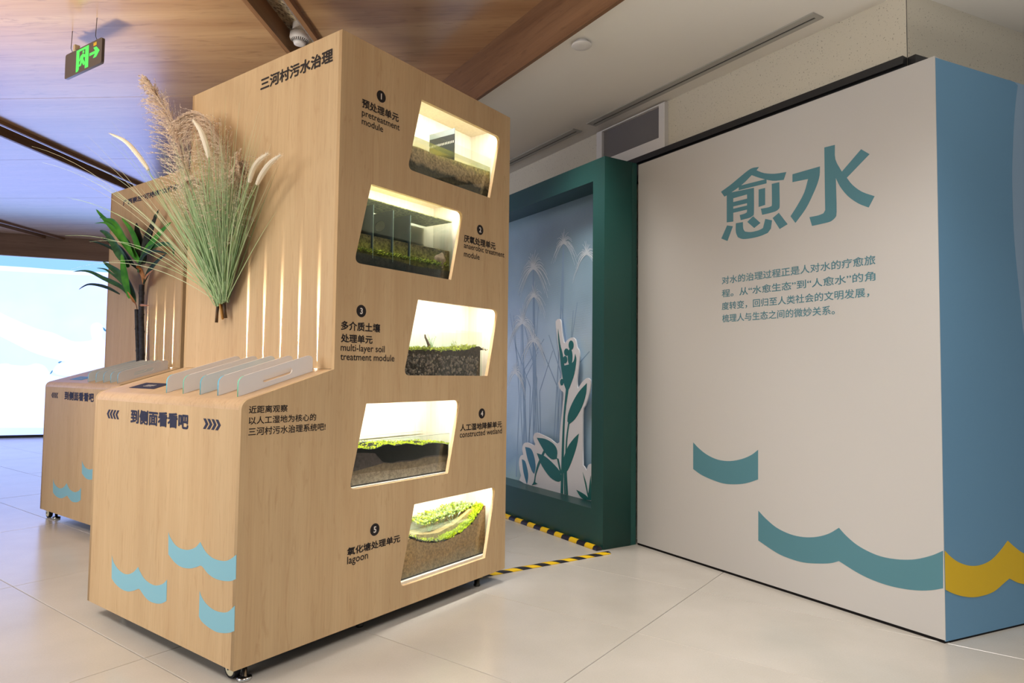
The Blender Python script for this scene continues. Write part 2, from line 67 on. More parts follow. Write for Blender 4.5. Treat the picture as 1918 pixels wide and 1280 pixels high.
'cord': {"leaf":[[[[2.03,4.4436,1.6484],[2.0175,4.4929,1.7031],[2.005,4.5818,1.78],[1.9925,4.6926,1.8608],[1.98,4.8065,1.9349],[1.9675,4.9029,1.9993],[1.955,4.9845,2.0555]],0.0683,"g"],[[[2.03,4.4813,1.6691],[2.0175,4.5511,1.7437],[2.005,4.6615,1.8328],[1.9925,4.734,1.8925],[1.98,4.8061,1.9304],[1.9675,4.8781,1.9505],[1.955,4.992,1.9577]],0.0327,"g"],[[[2.03,4.4826,1.6866],[2.0175,4.534,1.7595],[2.005,4.605,1.8353],[1.9925,4.657,1.8922],[1.98,4.7286,1.9432],[1.9675,4.8191,1.9658],[1.955,4.9225,1.9902]],0.0505,"g"],[[[2.03,4.4476,1.6531],[2.0112,4.4824,1.7445],[1.9925,4.5018,1.8215],[1.9737,4.5387,1.8877],[1.955,4.5939,1.9434]],0.0535,"g"],[[[2.03,4.5177,1.6244],[2.015,4.5583,1.674],[2.0,4.6424,1.7413],[1.985,4.7295,1.819],[1.97,4.8166,1.8711],[1.955,4.9079,1.899]],0.0772,"m"],[[[2.03,4.5182,1.6306],[2.0112,4.6083,1.7044],[1.9925,4.6841,1.762],[1.9737,4.7808,1.8137],[1.955,4.8684,1.8454]],0.0535,"d"],[[[2.03,4.5221,1.6117],[2.015,4.6139,1.6702],[2.0,4.6983,1.7246],[1.985,4.804,1.773],[1.97,4.9331,1.8158],[1.955,5.088,1.853]],0.0357,"d"],[[[2.03,4.5012,1.419],[2.0112,4.5191,1.5222],[1.9925,4.5394,1.6082],[1.9737,4.5537,1.6676],[1.955,4.5736,1.7058]],0.0743,"g"],[[[2.03,4.4991,1.3929],[2.015,4.5028,1.4436],[2.0,4.5679,1.5243],[1.985,4.652,1.5901],[1.97,4.7566,1.6409],[1.955,4.8434,1.6822]],0.0802,"m"],[[[2.03,4.5914,1.4416],[2.0175,4.6619,1.4976],[2.005,4.7717,1.5393],[1.9925,4.9052,1.5791],[1.98,5.0445,1.625],[1.9675,5.1651,1.6471],[1.955,5.3221,1.6515]],0.0416,"m"],[[[2.03,4.6393,1.4533],[2.015,4.7521,1.4943],[2.0,4.8778,1.5235],[1.985,5.0281,1.5421],[1.97,5.1173,1.5363],[1.955,5.2073,1.5153]],0.0297,"d"],[[[2.03,4.5555,1.457],[2.0112,4.6711,1.5506],[1.9925,4.7878,1.6107],[1.9737,4.8444,1.6336],[1.955,4.9315,1.6447]],0.0208,"m"],[[[2.03,4.425,1.6382],[2.0262,4.4298,1.6898],[2.0225,4.4632,1.7617],[2.0187,4.4977,1.8431],[2.015,4.5227,1.9153]],0.1159,"k"],[[[2.03,4.4187,1.672],[2.0262,4.3735,1.7615],[2.0225,4.3186,1.8317],[2.0187,4.2644,1.9007],[2.015,4.2239,1.9621]],0.0654,"k"],[[[2.03,4.3967,1.7302],[2.025,4.3401,1.8175],[2.02,4.2963,1.8795],[2.015,4.2766,1.9397]],0.0505,"k"],[[[2.03,4.3982,1.6358],[2.0112,4.2849,1.6991],[1.9925,4.1653,1.7506],[1.9737,4.0488,1.7998],[1.955,3.9425,1.8356]],0.0683,"g"],[[[2.03,4.4292,1.5782],[2.0175,4.3724,1.6489],[2.005,4.2719,1.7011],[1.9925,4.1464,1.7197],[1.98,4.0072,1.7138],[1.9675,3.9168,1.6721],[1.955,3.9013,1.6253]],0.0535,"m"],[[[2.03,4.4222,1.6035],[2.0112,4.317,1.6684],[1.9925,4.1939,1.6873],[1.9738,4.0719,1.6725],[1.955,3.9525,1.646]],0.0297,"d"],[[[2.03,4.3931,1.5027],[2.005,4.2708,1.5751],[1.98,4.1299,1.6218],[1.955,3.9921,1.6498]],0.0505,"d"],[[[2.03,4.4497,1.4979],[2.005,4.4028,1.5474],[1.98,4.3757,1.6015],[1.955,4.3653,1.6057]],0.0683,"o"],[[[2.03,4.4066,1.5164],[1.9925,4.2853,1.5495],[1.955,4.1482,1.5669]],0.0297,"o"],[[[2.03,4.5069,1.3544],[2.005,4.4756,1.3808],[1.98,4.4685,1.4209],[1.955,4.4696,1.4568]],0.0386,"o"],[[[2.03,4.4129,1.3713],[1.9925,4.2966,1.3621],[1.955,4.1734,1.351]],0.0238,"o"]],"cane1":[[2.03,4.4004,1.0094],[2.03,4.4206,1.1753],[2.03,4.4413,1.347],[2.03,4.4468,1.5063]],"cane2":[[2.035,4.4576,1.0095],[2.035,4.4927,1.1772],[2.035,4.5176,1.351]]}
}
LEDW = [2.2, 2.2, 3.0, 3.0, 3.0]
LEDS = 0.14
# ------------------------------------------------------------------ helpers
def worldloc(o):
    v = Vector((0, 0, 0))
    while o is not None:
        v += o.location; o = o.parent
    return v
def link(name, me, mat, parent=None, smooth=False):
    o = bpy.data.objects.new(name, me); COL.objects.link(o)
    if parent is not None:
        o.parent = parent
    if mat is not None:
        for m in (mat if isinstance(mat, (list, tuple)) else [mat]): me.materials.append(m)
    if smooth:
        for p in me.polygons: p.use_smooth = True
    return o
def emit(name, verts, faces, mat, parent=None, smooth=False, uvs=None, mi=None):
    base = worldloc(parent) if parent is not None else Vector((0, 0, 0))
    me = bpy.data.meshes.new(name)
    me.from_pydata([tuple(Vector(v) - base) for v in verts], [], faces)
    if uvs:
        ul = me.uv_layers.new(name='UVMap')
        k = 0
        for f in uvs:
            for uv in f: ul.data[k].uv = uv; k += 1
    if mi:
        for p, i in zip(me.polygons, mi): p.material_index = i
    me.update()
    return link(name, me, mat, parent, smooth)
def thing(name, label, cat, loc, group=None):
    o = bpy.data.objects.new(name, None); COL.objects.link(o); o.location = loc
    o.empty_display_size = 0.1
    return tag(o, label, cat, group)
def tag(o, label=None, cat=None, group=None, kind=None):
    if label: o['label'] = label
    if cat: o['category'] = cat
    if group: o['group'] = group
    if kind: o['kind'] = kind
    return o
class MB:
    """collects pieces of ONE mesh, world coordinates"""
    def __init__(s): s.v = []; s.f = []; s.mi = []
    def add(s, v, f, m=0):
        n = len(s.v); s.v += [tuple(x) for x in v]; s.f += [tuple(i+n for i in q) for q in f]; s.mi += [m]*len(f)
    def box(s, a, b, m=0, fr=None):
        (x0, y0, z0), (x1, y1, z1) = a, b
        v = [Vector(p) for p in ((x0,y0,z0),(x1,y0,z0),(x1,y1,z0),(x0,y1,z0),(x0,y0,z1),(x1,y0,z1),(x1,y1,z1),(x0,y1,z1))]
        if fr: v = [fr(p) for p in v]
        s.add(v, [(0,3,2,1),(4,5,6,7),(0,1,5,4),(1,2,6,5),(2,3,7,6),(3,0,4,7)], m)
    def tube(s, pts, rad, n=8, m=0, cap=True):
        pts = [Vector(p) for p in pts]
        if not isinstance(rad, (list, tuple)): rad = [rad]*len(pts)
        rings = []; a = None
        for i, p in enumerate(pts):
            d = (pts[min(i+1, len(pts)-1)] - pts[max(i-1, 0)])
            if d.length < 1e-9: d = Vector((0, 0, 1))
            d.normalize()
            if a is None:
                a = d.orthogonal().normalized()
            else:
                a = (a - d*a.dot(d)); a = a.normalized() if a.length > 1e-6 else d.orthogonal().normalized()
            b = d.cross(a)
            rings.append([p + (a*math.cos(2*PI*k/n) + b*math.sin(2*PI*k/n))*rad[i] for k in range(n)])
        v = [q for r in rings for q in r]; f = []
        for i in range(len(pts)-1):
            for k in range(n):
                f.append((i*n+k, i*n+(k+1) % n, (i+1)*n+(k+1) % n, (i+1)*n+k))
        if cap:
            f.append(tuple(range(n))[::-1]); f.append(tuple((len(pts)-1)*n+k for k in range(n)))
        s.add(v, f, m)
    def lathe(s, prof, c, n=32, m=0, axis='z'):
        c = Vector(c); v = []
        for r, h in prof:
            for k in range(n):
                t = 2*PI*k/n
                if axis == 'z': v.append(c + Vector((r*math.cos(t), r*math.sin(t), h)))
                elif axis == 'y': v.append(c + Vector((r*math.cos(t), h, r*math.sin(t))))
                else: v.append(c + Vector((h, r*math.cos(t), r*math.sin(t))))
        f = []
        for i in range(len(prof)-1):
            for k in range(n):
                f.append((i*n+k, i*n+(k+1) % n, (i+1)*n+(k+1) % n, (i+1)*n+k))
        f.append(tuple(range(n))[::-1]); f.append(tuple((len(prof)-1)*n+k for k in range(n)))
        s.add(v, f, m)
    def build(s, name, mat, parent=None, smooth=False):
        return emit(name, s.v, s.f, mat, parent, smooth, mi=s.mi)

# planes: (origin, u, v, n) with n towards the viewer
dW = Vector((-0.36359394, -0.93155754, 0)); nW = Vector((0.93155754, -0.36359394, 0))
dB = Vector((0.86868506, -0.49536477, 0)); nB = Vector((0.49536477, 0.86868506, 0))
W1 = Vector((2.94594698, 0.18641674, 0)); GP = Vector((3.30781119, 1.79338658, 0))
X0, Y0, XT, X1, YW, ZT = 1.174, 1.895, 1.525, 2.543, 1.028, 2.20
C2 = Vector((0.549, 2.121, 0))     # second cabinet offset
UZ = Vector((0, 0, 1)); UY = Vector((0, 1, 0)); UX = Vector((1, 0, 0))
PL = {'F': (Vector((X0, 0, 0)), -UY, -UX), 'T': (Vector((XT, 0, 0)), -UY, -UX), 'S': (Vector((0, Y0, 0)), UX, -UY),
      'F2': (Vector((X0+C2.x, 0, 0)), -UY, -UX), 'T2': (Vector((XT+0.549, 0, 0)), -UY, -UX),
      'W': (W1, dW, -nW), 'B': (W1, dB, -nB), 'G': (GP, dW, -nW)}
def onp(pl, u, z, h=0.0):
    o, uu, n = PL[pl]
    return o + uu*u + UZ*z + n*h
def curve_mesh(loops, ext):
    cu = bpy.data.curves.new('tmp', 'CURVE'); cu.dimensions = '2D'; cu.fill_mode = 'BOTH'; cu.extrude = ext
    for lp in loops:
        sp = cu.splines.new('POLY'); sp.points.add(len(lp)-1); sp.use_cyclic_u = True
        for p, q in zip(sp.points, lp): p.co = (q[0], q[1], 0, 1)
    ob = bpy.data.objects.new('tmp', cu)
    me = bpy.data.meshes.new_from_object(ob)
    bpy.data.objects.remove(ob); bpy.data.curves.remove(cu)
    return me
def on_plane(me, pl, h, parent):
    base = worldloc(parent) if parent is not None else Vector((0, 0, 0))
    for v in me.vertices:
        v.co = onp(pl, v.co.x, v.co.y, h + v.co.z) - base
    me.update(); return me
def plate(name, pl, loops, mat, parent, h0, h1, smooth=False):
    """flat piece between heights h0..h1 above a plane"""
    me = curve_mesh(loops, abs(h1-h0)/2)
    on_plane(me, pl, (h0+h1)/2, parent)
    if getattr(me, 'materials', None): me.materials.clear()
    return link(name, me, mat, parent)
def smooth_loop(pts, lim=40, n=4):
    P = [Vector((p[0], p[1])) for p in pts]; N = len(P); out = []
    sharp = []
    for i in range(N):
        a = P[i]-P[i-1]; b = P[(i+1) % N]-P[i]
        sharp.append(a.length < 1e-9 or b.length < 1e-9 or math.degrees(a.angle(b)) > lim)
    for i in range(N):
        p1, p2 = P[i], P[(i+1) % N]
        p0 = P[i-1] if not sharp[i] else p1 + (p1-p2)
        p3 = P[(i+2) % N] if not sharp[(i+1) % N] else p2 + (p2-p1)
        for k in range(n):
            t = k/n
            q = 0.5*((2*p1) + (p2-p0)*t + (2*p0-5*p1+4*p2-p3)*t*t + (3*p1-p0-3*p2+p3)*t**3)
            out.append((q.x, q.y))
    return out
def ellipse(cx, cy, rx, ry, n=24):
    return [(cx+rx*math.cos(2*PI*k/n), cy+ry*math.sin(2*PI*k/n)) for k in range(n)]
def rrect(x0, y0, x1, y1, r, n=5):
    out = []
    for cx, cy, a0 in ((x1-r, y0+r, -90), (x1-r, y1-r, 0), (x0+r, y1-r, 90), (x0+r, y0+r, 180)):
        for k in range(n+1):
            a = math.radians(a0+90*k/n); out.append((cx+r*math.cos(a), cy+r*math.sin(a)))
    return out
def text_mesh(s, off, ls=1.0):
    cu = bpy.data.curves.new('tmp', 'FONT'); cu.body = s; cu.size = 1.0; cu.offset = off; cu.extrude = 0.0
    cu.resolution_u = 3; cu.space_character = ls
    ob = bpy.data.objects.new('tmp', cu)
    me = bpy.data.meshes.new_from_object(ob)
    bpy.data.objects.remove(ob); bpy.data.curves.remove(cu)
    if me.materials: me.materials.clear()
    return me
def embolden(me, r):
    """heavier strokes: shifted copies of the same outline, joined"""
    V = [v.co.copy() for v in me.vertices]; F = [tuple(p.vertices) for p in me.polygons]; n = len(V)
    dirs = [(0, 0)] + [(r*math.cos(2*PI*k/8), r*math.sin(2*PI*k/8)) for k in range(8)] if r > 0 else [(0, 0)]
    v = []; f = []
    for i, (dx, dy) in enumerate(dirs):
        v += [(p.x+dx, p.y+dy, p.z) for p in V]; f += [tuple(q+n*i for q in t) for t in F]
    me2 = bpy.data.meshes.new('text'); v = [(p[0], p[1], (k//n)*0.002) for k, p in enumerate(v)]; me2.from_pydata(v, [], f); me2.update(); bpy.data.meshes.remove(me); return me2
def lettering(pl, s, u0, u1, zb, zt, kind, mat, parent, name='lettering'):
    off = {'c': 0.028, 'l': 0.010, 'm': 0.014, 'b': 0.037, 'w': 0.012, 'd': 0.02}[kind]
    me = embolden(text_mesh(s, 0.0), off)
    xs = [v.co.x for v in me.vertices]; ys = [v.co.y for v in me.vertices]
    a, b, c, d = min(xs), max(xs), min(ys), max(ys)
    sx = (u1-u0)/(b-a)
    sy = (zt-zb)/(d-c) if kind != 'l' else sx
    base = worldloc(parent)
    for v in me.vertices:
        yy = (v.co.y*sy if kind == 'l' else (v.co.y-c)*sy) + zb
        v.co = onp(pl, u0+(v.co.x-a)*sx, yy, 0.0006+v.co.z*0.02) - base
    me.update()
    return link(name, me, mat, parent)

# ------------------------------------------------------------------ materials
def newmat(name):
    m = bpy.data.materials.new(name); m.use_nodes = True
    return m, m.node_tree.nodes, m.node_tree.links, m.node_tree.nodes['Principled BSDF']
def srgb(r, g, b):
    f = lambda c: (c/255/12.92) if c/255 <= 0.04045 else ((c/255+0.055)/1.055)**2.4
    return (f(r), f(g), f(b), 1)
def plain(name, col, rough=0.5, spec=0.5, metal=0.0, bump=0.0, bscale=200, var=0.0, vscale=8):
    m, n, l, p = newmat(name)
    p.inputs['Base Color'].default_value = col; p.inputs['Roughness'].default_value = rough
    p.inputs['Specular IOR Level'].default_value = spec; p.inputs['Metallic'].default_value = metal
    tc = n.new('ShaderNodeTexCoord')
    if var:
        t = n.new('ShaderNodeTexNoise'); t.inputs['Scale'].default_value = vscale; t.inputs['Detail'].default_value = 4
        l.new(tc.outputs['Object'], t.inputs['Vector'])
        mx = n.new('ShaderNodeMix'); mx.data_type = 'RGBA'
        mx.inputs['A'].default_value = tuple(c*(1-var) for c in col[:3])+(1,); mx.inputs['B'].default_value = tuple(min(1, c*(1+var)) for c in col[:3])+(1,)
        l.new(t.outputs['Fac'], mx.inputs['Factor']); l.new(mx.outputs['Result'], p.inputs['Base Color'])
    if bump:
        t2 = n.new('ShaderNodeTexNoise'); t2.inputs['Scale'].default_value = bscale; t2.inputs['Detail'].default_value = 3
        l.new(tc.outputs['Object'], t2.inputs['Vector'])
        b = n.new('ShaderNodeBump'); b.inputs['Strength'].default_value = bump; b.inputs['Distance'].default_value = 0.002
        l.new(t2.outputs['Fac'], b.inputs['Height']); l.new(b.outputs['Normal'], p.inputs['Normal'])
    return m
def wood(name, c1, c2, c3, rot=0.0, stretch='z', scale=1.0, rough=0.45, spec=0.4, coat=0.0, coat_ior=1.5, coat_rough=0.1, streak=0.5, blur=1.0):
    """procedural wood: long fibres along one axis"""
    m, n, l, p = newmat(name)
    tc = n.new('ShaderNodeTexCoord'); mp = n.new('ShaderNodeMapping')
    mp.inputs['Rotation'].default_value = (0, 0, rot)
    l.new(tc.outputs['Object'], mp.inputs['Vector'])
    def noise(sx, sy, sz, sc, det, dist=0.0):
        m2 = n.new('ShaderNodeMapping'); m2.inputs['Scale'].default_value = (sx, sy, sz)
        l.new(mp.outputs['Vector'], m2.inputs['Vector'])
        t = n.new('ShaderNodeTexNoise'); t.inputs['Scale'].default_value = sc*scale; t.inputs['Detail'].default_value = det
        t.inputs['Distortion'].default_value = dist
        l.new(m2.outputs['Vector'], t.inputs['Vector']); return t
    k = {'z': lambda a, b: (a, a, b), 'x': lambda a, b: (b, a, a), 'y': lambda a, b: (a, b, a)}[stretch]
    t1 = noise(*k(1, 0.06), 9, 4, 0.6); t2 = noise(*k(1, 0.03), 90, 3); t3 = noise(*k(1, 0.25), 2.2, 2)
    wv_m = n.new('ShaderNodeMapping'); wv_m.inputs['Scale'].default_value = k(1, 0.12)
    l.new(mp.outputs['Vector'], wv_m.inputs['Vector'])
    t4 = n.new('ShaderNodeTexNoise'); t4.inputs['Scale'].default_value = 26*scale; t4.inputs['Detail'].default_value = 5; t4.inputs['Distortion'].default_value = 2.2
    l.new(wv_m.outputs['Vector'], t4.inputs['Vector'])
    r1 = n.new('ShaderNodeValToRGB'); r1.color_ramp.elements[0].position = 0.32; r1.color_ramp.elements[1].position = 0.68
    r1.color_ramp.elements[0].color = c1; r1.color_ramp.elements[1].color = c2
    l.new(t1.outputs['Fac'], r1.inputs['Fac'])
    mx = n.new('ShaderNodeMix'); mx.data_type = 'RGBA'; mx.blend_type = 'MIX'
    r2 = n.new('ShaderNodeValToRGB'); r2.color_ramp.elements[0].position = 0.56; r2.color_ramp.elements[1].position = 0.72
    r2.color_ramp.elements[0].color = (0, 0, 0, 1); r2.color_ramp.elements[1].color = (streak, streak, streak, 1)
    l.new(t4.outputs['Fac'], r2.inputs['Fac']); l.new(r2.outputs['Color'], mx.inputs['Factor'])
    l.new(r1.outputs['Color'], mx.inputs['A']); mx.inputs['B'].default_value = c3
    mx2 = n.new('ShaderNodeMix'); mx2.data_type = 'RGBA'; mx2.blend_type = 'MULTIPLY'; mx2.inputs['Factor'].default_value = 0.30*blur
    r3 = n.new('ShaderNodeValToRGB'); r3.color_ramp.elements[0].position = 0.35; r3.color_ramp.elements[1].position = 0.65
    r3.color_ramp.elements[0].color = (0.72, 0.70, 0.68, 1); r3.color_ramp.elements[1].color = (1.0, 1.0, 1.0, 1)
    l.new(t2.outputs['Fac'], r3.inputs['Fac']); l.new(mx.outputs['Result'], mx2.inputs['A']); l.new(r3.outputs['Color'], mx2.inputs['B'])
    mx3 = n.new('ShaderNodeMix'); mx3.data_type = 'RGBA'; mx3.blend_type = 'MULTIPLY'; mx3.inputs['Factor'].default_value = 0.25
    l.new(mx2.outputs['Result'], mx3.inputs['A']); l.new(t3.outputs['Fac'], mx3.inputs['B'])
    l.new(mx3.outputs['Result'], p.inputs['Base Color'])
    p.inputs['Roughness'].default_value = rough; p.inputs['Specular IOR Level'].default_value = spec
    if coat:
        p.inputs['Coat Weight'].default_value = coat; p.inputs['Coat IOR'].default_value = coat_ior; p.inputs['Coat Roughness'].default_value = coat_rough
    b = n.new('ShaderNodeBump'); b.inputs['Strength'].default_value = 0.06; b.inputs['Distance'].default_value = 0.001
    l.new(t2.outputs['Fac'], b.inputs['Height']); l.new(b.outputs['Normal'], p.inputs['Normal'])
    return m
def emis(name, col, s):
    m, n, l, p = newmat(name)
    p.inputs['Base Color'].default_value = (0, 0, 0, 1); p.inputs['Emission Color'].default_value = col; p.inputs['Emission Strength'].default_value = s
    p.inputs['Roughness'].default_value = 0.4
    return m
def thin(name, col, tr=0.45):
    """thin dry or green leaf that lets some light through"""
    m = bpy.data.materials.new(name); m.use_nodes = True; n = m.node_tree.nodes; l = m.node_tree.links
    p = n['Principled BSDF']; p.inputs['Base Color'].default_value = col; p.inputs['Roughness'].default_value = 0.7; p.inputs['Specular IOR Level'].default_value = 0.2
    t = n.new('ShaderNodeBsdfTranslucent'); t.inputs[0].default_value = col
    mx = n.new('ShaderNodeMixShader'); mx.inputs[0].default_value = tr
    l.new(p.outputs[0], mx.inputs[1]); l.new(t.outputs[0], mx.inputs[2]); l.new(mx.outputs[0], n['Material Output'].inputs['Surface'])
    return m
def glass(name, tint=(0.95, 0.985, 0.97, 1), gl=0.12):
    """thin clear pane"""
    m = bpy.data.materials.new(name); m.use_nodes = True; n = m.node_tree.nodes; l = m.node_tree.links
    n.remove(n['Principled BSDF']); out = n['Material Output']
    tr = n.new('ShaderNodeBsdfTransparent'); tr.inputs[0].default_value = tint
    g = n.new('ShaderNodeBsdfGlossy'); g.inputs['Roughness'].default_value = 0.02
    fr = n.new('ShaderNodeFresnel'); fr.inputs['IOR'].default_value = 1.35
    mu = n.new('ShaderNodeMath'); mu.operation = 'MULTIPLY'; mu.inputs[1].default_value = gl
    mx = n.new('ShaderNodeMixShader')
    l.new(fr.outputs[0], mu.inputs[0]); l.new(mu.outputs[0], mx.inputs[0]); l.new(tr.outputs[0], mx.inputs[1]); l.new(g.outputs[0], mx.inputs[2])
    l.new(mx.outputs[0], out.inputs['Surface'])
    return m
def mixtr(name, col, alpha, rough=0.5):
    m, n, l, p = newmat(name); p.inputs['Base Color'].default_value = col; p.inputs['Alpha'].default_value = alpha; p.inputs['Roughness'].default_value = rough
    return m

M_MAPLE = wood('maple_laminate', srgb(202, 170, 128), srgb(210, 180, 138), srgb(182, 147, 105), stretch='z', scale=1.6, rough=0.5, spec=0.3, streak=0.42, blur=0.8)
M_MAPLE_EDGE = plain('maple_edge_band', srgb(226, 196, 156), 0.5, 0.3)
M_DESK = wood('maple_laminate_flat', srgb(211, 176, 134), srgb(221, 188, 147), srgb(190, 150, 108), stretch='x', scale=1.0, rough=0.35, spec=0.5, streak=0.6)
KA = math.atan2(0.536, 0.844)
M_CEIL = wood('walnut_ceiling_laminate', srgb(196, 152, 106), srgb(224, 184, 134), srgb(160, 118, 80), rot=-KA, stretch='y', scale=0.9, rough=0.45, spec=0.5, coat=1.0, coat_ior=2.7, coat_rough=0.2, streak=0.55)
M_CHAN = wood('walnut_channel', srgb(142, 104, 70), srgb(172, 130, 92), srgb(112, 80, 54), rot=-KA, stretch='x', scale=1.2, rough=0.4, spec=0.5)
WA = math.atan2(dW.y, dW.x)
M_FASC = wood('walnut_fascia', srgb(122, 86, 58), srgb(150, 112, 80), srgb(104, 72, 50), rot=-WA, stretch='x', scale=1.3, rough=0.45, spec=0.4)
M_INK = plain('black_print', srgb(30, 24, 24), 0.6, 0.3)
M_NAVY = plain('navy_print', srgb(42, 44, 66), 0.6, 0.3)
M_WHITEINK = plain('white_print', srgb(215, 205, 195), 0.6, 0.3)
M_SKYBLUE = plain('light_blue_print', srgb(128, 180, 196), 0.55, 0.3)
M_TEAL = plain('teal_print', srgb(84, 132, 144), 0.6, 0.3)
M_YELL = plain('yellow_print', srgb(222, 184, 40), 0.6, 0.3)
M_PALEB = plain('pale_blue_print', srgb(142, 170, 196), 0.6, 0.3)
M_WHITE = plain('white_panel_paint', srgb(196, 193, 189), 0.7, 0.3, bump=0.05, bscale=900)
M_BLUE = plain('blue_panel_paint', srgb(106, 150, 182), 0.7, 0.3, bump=0.05, bscale=900)
M_DARK = plain('dark_shadow_gap', srgb(28, 26, 26), 0.8, 0.1)
M_BLACK = plain('black_metal', srgb(34, 34, 36), 0.35, 0.5)
M_GREEN = plain('dark_green_paint', srgb(30, 76, 70), 0.4, 0.45, bump=0.03, bscale=600)
M_GREENP = plain('dark_green_print', srgb(22, 106, 98), 0.35, 0.5)
M_BLUEP = plain('blue_green_print', srgb(52, 118, 142), 0.35, 0.5)
M_CUTW = plain('white_board', srgb(226, 228, 232), 0.45, 0.4)
M_CHROME = plain('chrome', srgb(200, 200, 200), 0.18, 0.5, metal=1.0)
M_RUBBER = plain('rubber', srgb(28, 30, 32), 0.6, 0.3)
M_STEELD = plain('dark_steel', srgb(70, 68, 64), 0.3, 0.5, metal=0.9)
M_PLAST = plain('white_plastic', srgb(222, 218, 214), 0.45, 0.5)
M_CREAM = plain('cream_wheel', srgb(214, 208, 180), 0.4, 0.4)
M_LINER = wood('pale_liner_board', srgb(236, 226, 206), srgb(242, 234, 218), srgb(230, 216, 192), stretch='z', scale=1.0, rough=0.6, spec=0.2, streak=0.3)
M_LED = emis('led_strip_light', (1.0, 0.97, 0.88, 1), 30)
M_GLASS = glass('clear_glass')
M_VOID = plain('dark_slot', srgb(40, 40, 42), 0.8, 0.1)

def floor_mat():
    m, n, l, p = newmat('cream_polished_tile')
    tc = n.new('ShaderNodeTexCoord'); t = n.new('ShaderNodeTexNoise'); t.inputs['Scale'].default_value = 3.0; t.inputs['Detail'].default_value = 6
    l.new(tc.outputs['Object'], t.inputs['Vector'])
    t2 = n.new('ShaderNodeTexNoise'); t2.inputs['Scale'].default_value = 180; t2.inputs['Detail'].default_value = 3
    l.new(tc.outputs['Object'], t2.inputs['Vector'])
    r = n.new('ShaderNodeValToRGB'); r.color_ramp.elements[0].color = srgb(194, 188, 178); r.color_ramp.elements[1].color = srgb(202, 196, 187)
    r.color_ramp.elements[0].position = 0.35; r.color_ramp.elements[1].position = 0.65
    l.new(t.outputs['Fac'], r.inputs['Fac'])
    mx = n.new('ShaderNodeMix'); mx.data_type = 'RGBA'; mx.blend_type = 'MULTIPLY'; mx.inputs['Factor'].default_value = 0.12
    l.new(r.outputs['Color'], mx.inputs['A']); l.new(t2.outputs['Fac'], mx.inputs['B']); l.new(mx.outputs['Result'], p.inputs['Base Color'])
    p.inputs['Roughness'].default_value = 0.22; p.inputs['Specular IOR Level'].default_value = 0.5
    return m
M_FLOOR = floor_mat()
M_GROUT = plain('tile_joint', srgb(120, 110, 100), 0.8, 0.2)
def speckle(name, base, dark, sc=160, thr=0.70):
    m, n, l, p = newmat(name)
    tc = n.new('ShaderNodeTexCoord'); t = n.new('ShaderNodeTexNoise'); t.inputs['Scale'].default_value = sc; t.inputs['Detail'].default_value = 1
    l.new(tc.outputs['Object'], t.inputs['Vector'])
    r = n.new('ShaderNodeValToRGB'); r.color_ramp.elements[0].position = thr; r.color_ramp.elements[1].position = thr+0.06
    r.color_ramp.elements[0].color = base; r.color_ramp.elements[1].color = dark
    l.new(t.outputs['Fac'], r.inputs['Fac']); l.new(r.outputs['Color'], p.inputs['Base Color'])
    p.inputs['Roughness'].default_value = 0.7; p.inputs['Specular IOR Level'].default_value = 0.3
    return m
M_WALL = speckle('speckled_beige_wall', srgb(214, 206, 188), srgb(165, 156, 138), 150, 0.67)
M_WCEIL = plain('white_ceiling_paint', srgb(232, 228, 220), 0.8, 0.2)

# ------------------------------------------------------------------ setting: floor
floor = emit('floor', [(-6, -6, -0.012), (14, -6, -0.012), (14, 16, -0.012), (-6, 16, -0.012)], [(0, 1, 2, 3)], M_GROUT); tag(floor, 'cream polished stone floor of large rectangular tiles', kind='structure')
TX, TY, TX0, TY0 = 0.612, 1.208, 1.12, 1.128
g = 0.0014
_tile = None
def tile_mesh():
    a, b, h, c = TX/2-g, TY/2-g, 0.012, 0.0012
    v = [(-a, -b, -h), (a, -b, -h), (a, b, -h), (-a, b, -h), (-a, -b, -c), (a, -b, -c), (a, b, -c), (-a, b, -c),
         (-a+c, -b+c, 0), (a-c, -b+c, 0), (a-c, b-c, 0), (-a+c, b-c, 0)]
    f = [(0, 1, 5, 4), (1, 2, 6, 5), (2, 3, 7, 6), (3, 0, 4, 7), (4, 5, 9, 8), (5, 6, 10, 9), (6, 7, 11, 10), (7, 4, 8, 11), (8, 9, 10, 11)]
    me = bpy.data.meshes.new('tile'); me.from_pydata(v, [], f); me.update(); me.materials.append(M_FLOOR); return me
_tile = tile_mesh()
n_t = 0
for i in range(-3, 15):
    for j in range(-2, 9):
        cx, cy = TX0+TX*(i+0.5), TY0+TY*(j+0.5)
        o = bpy.data.objects.new('tile', _tile); COL.objects.link(o); o.parent = floor; o.location = (cx, cy, random.uniform(-0.0002, 0.0002)); n_t += 1
# the rest of the floor plate out of sight of the near tiles
# ------------------------------------------------------------------ setting: ceiling
ZC, ZW, NF = 2.80, 2.545, 1.822
K = Vector((0.8446, 0.5354, 0)); KP = Vector((K.y, -K.x, 0))
S0 = Vector((3.276, 11.092, 0)); _hs = TH - math.radians(67.7); dS = Vector((math.cos(_hs), math.sin(_hs), 0)); nS = Vector((-dS.y, dS.x, 0))
if nS.dot(S0) < 0: nS = -nS
DS = nS.dot(S0)
def clip(poly, n, d):
    out = []
    for i in range(len(poly)):
        a, b = poly[i], poly[(i+1) % len(poly)]
        da, db = n.dot(a)-d, n.dot(b)-d
        if da <= 0: out.append(a)
        if (da < 0 < db) or (db < 0 < da): out.append(a + (b-a)*(da/(da-db)))
    return out
def prism(poly, z0, z1):
    n = len(poly)
    v = [(p.x, p.y, z0) for p in poly] + [(p.x, p.y, z1) for p in poly]
    f = [tuple(range(n))[::-1], tuple(range(n, 2*n))] + [(i, (i+1) % n, n+(i+1) % n, n+i) for i in range(n)]
    return v, f
def kp(t, L): return K*t + KP*L
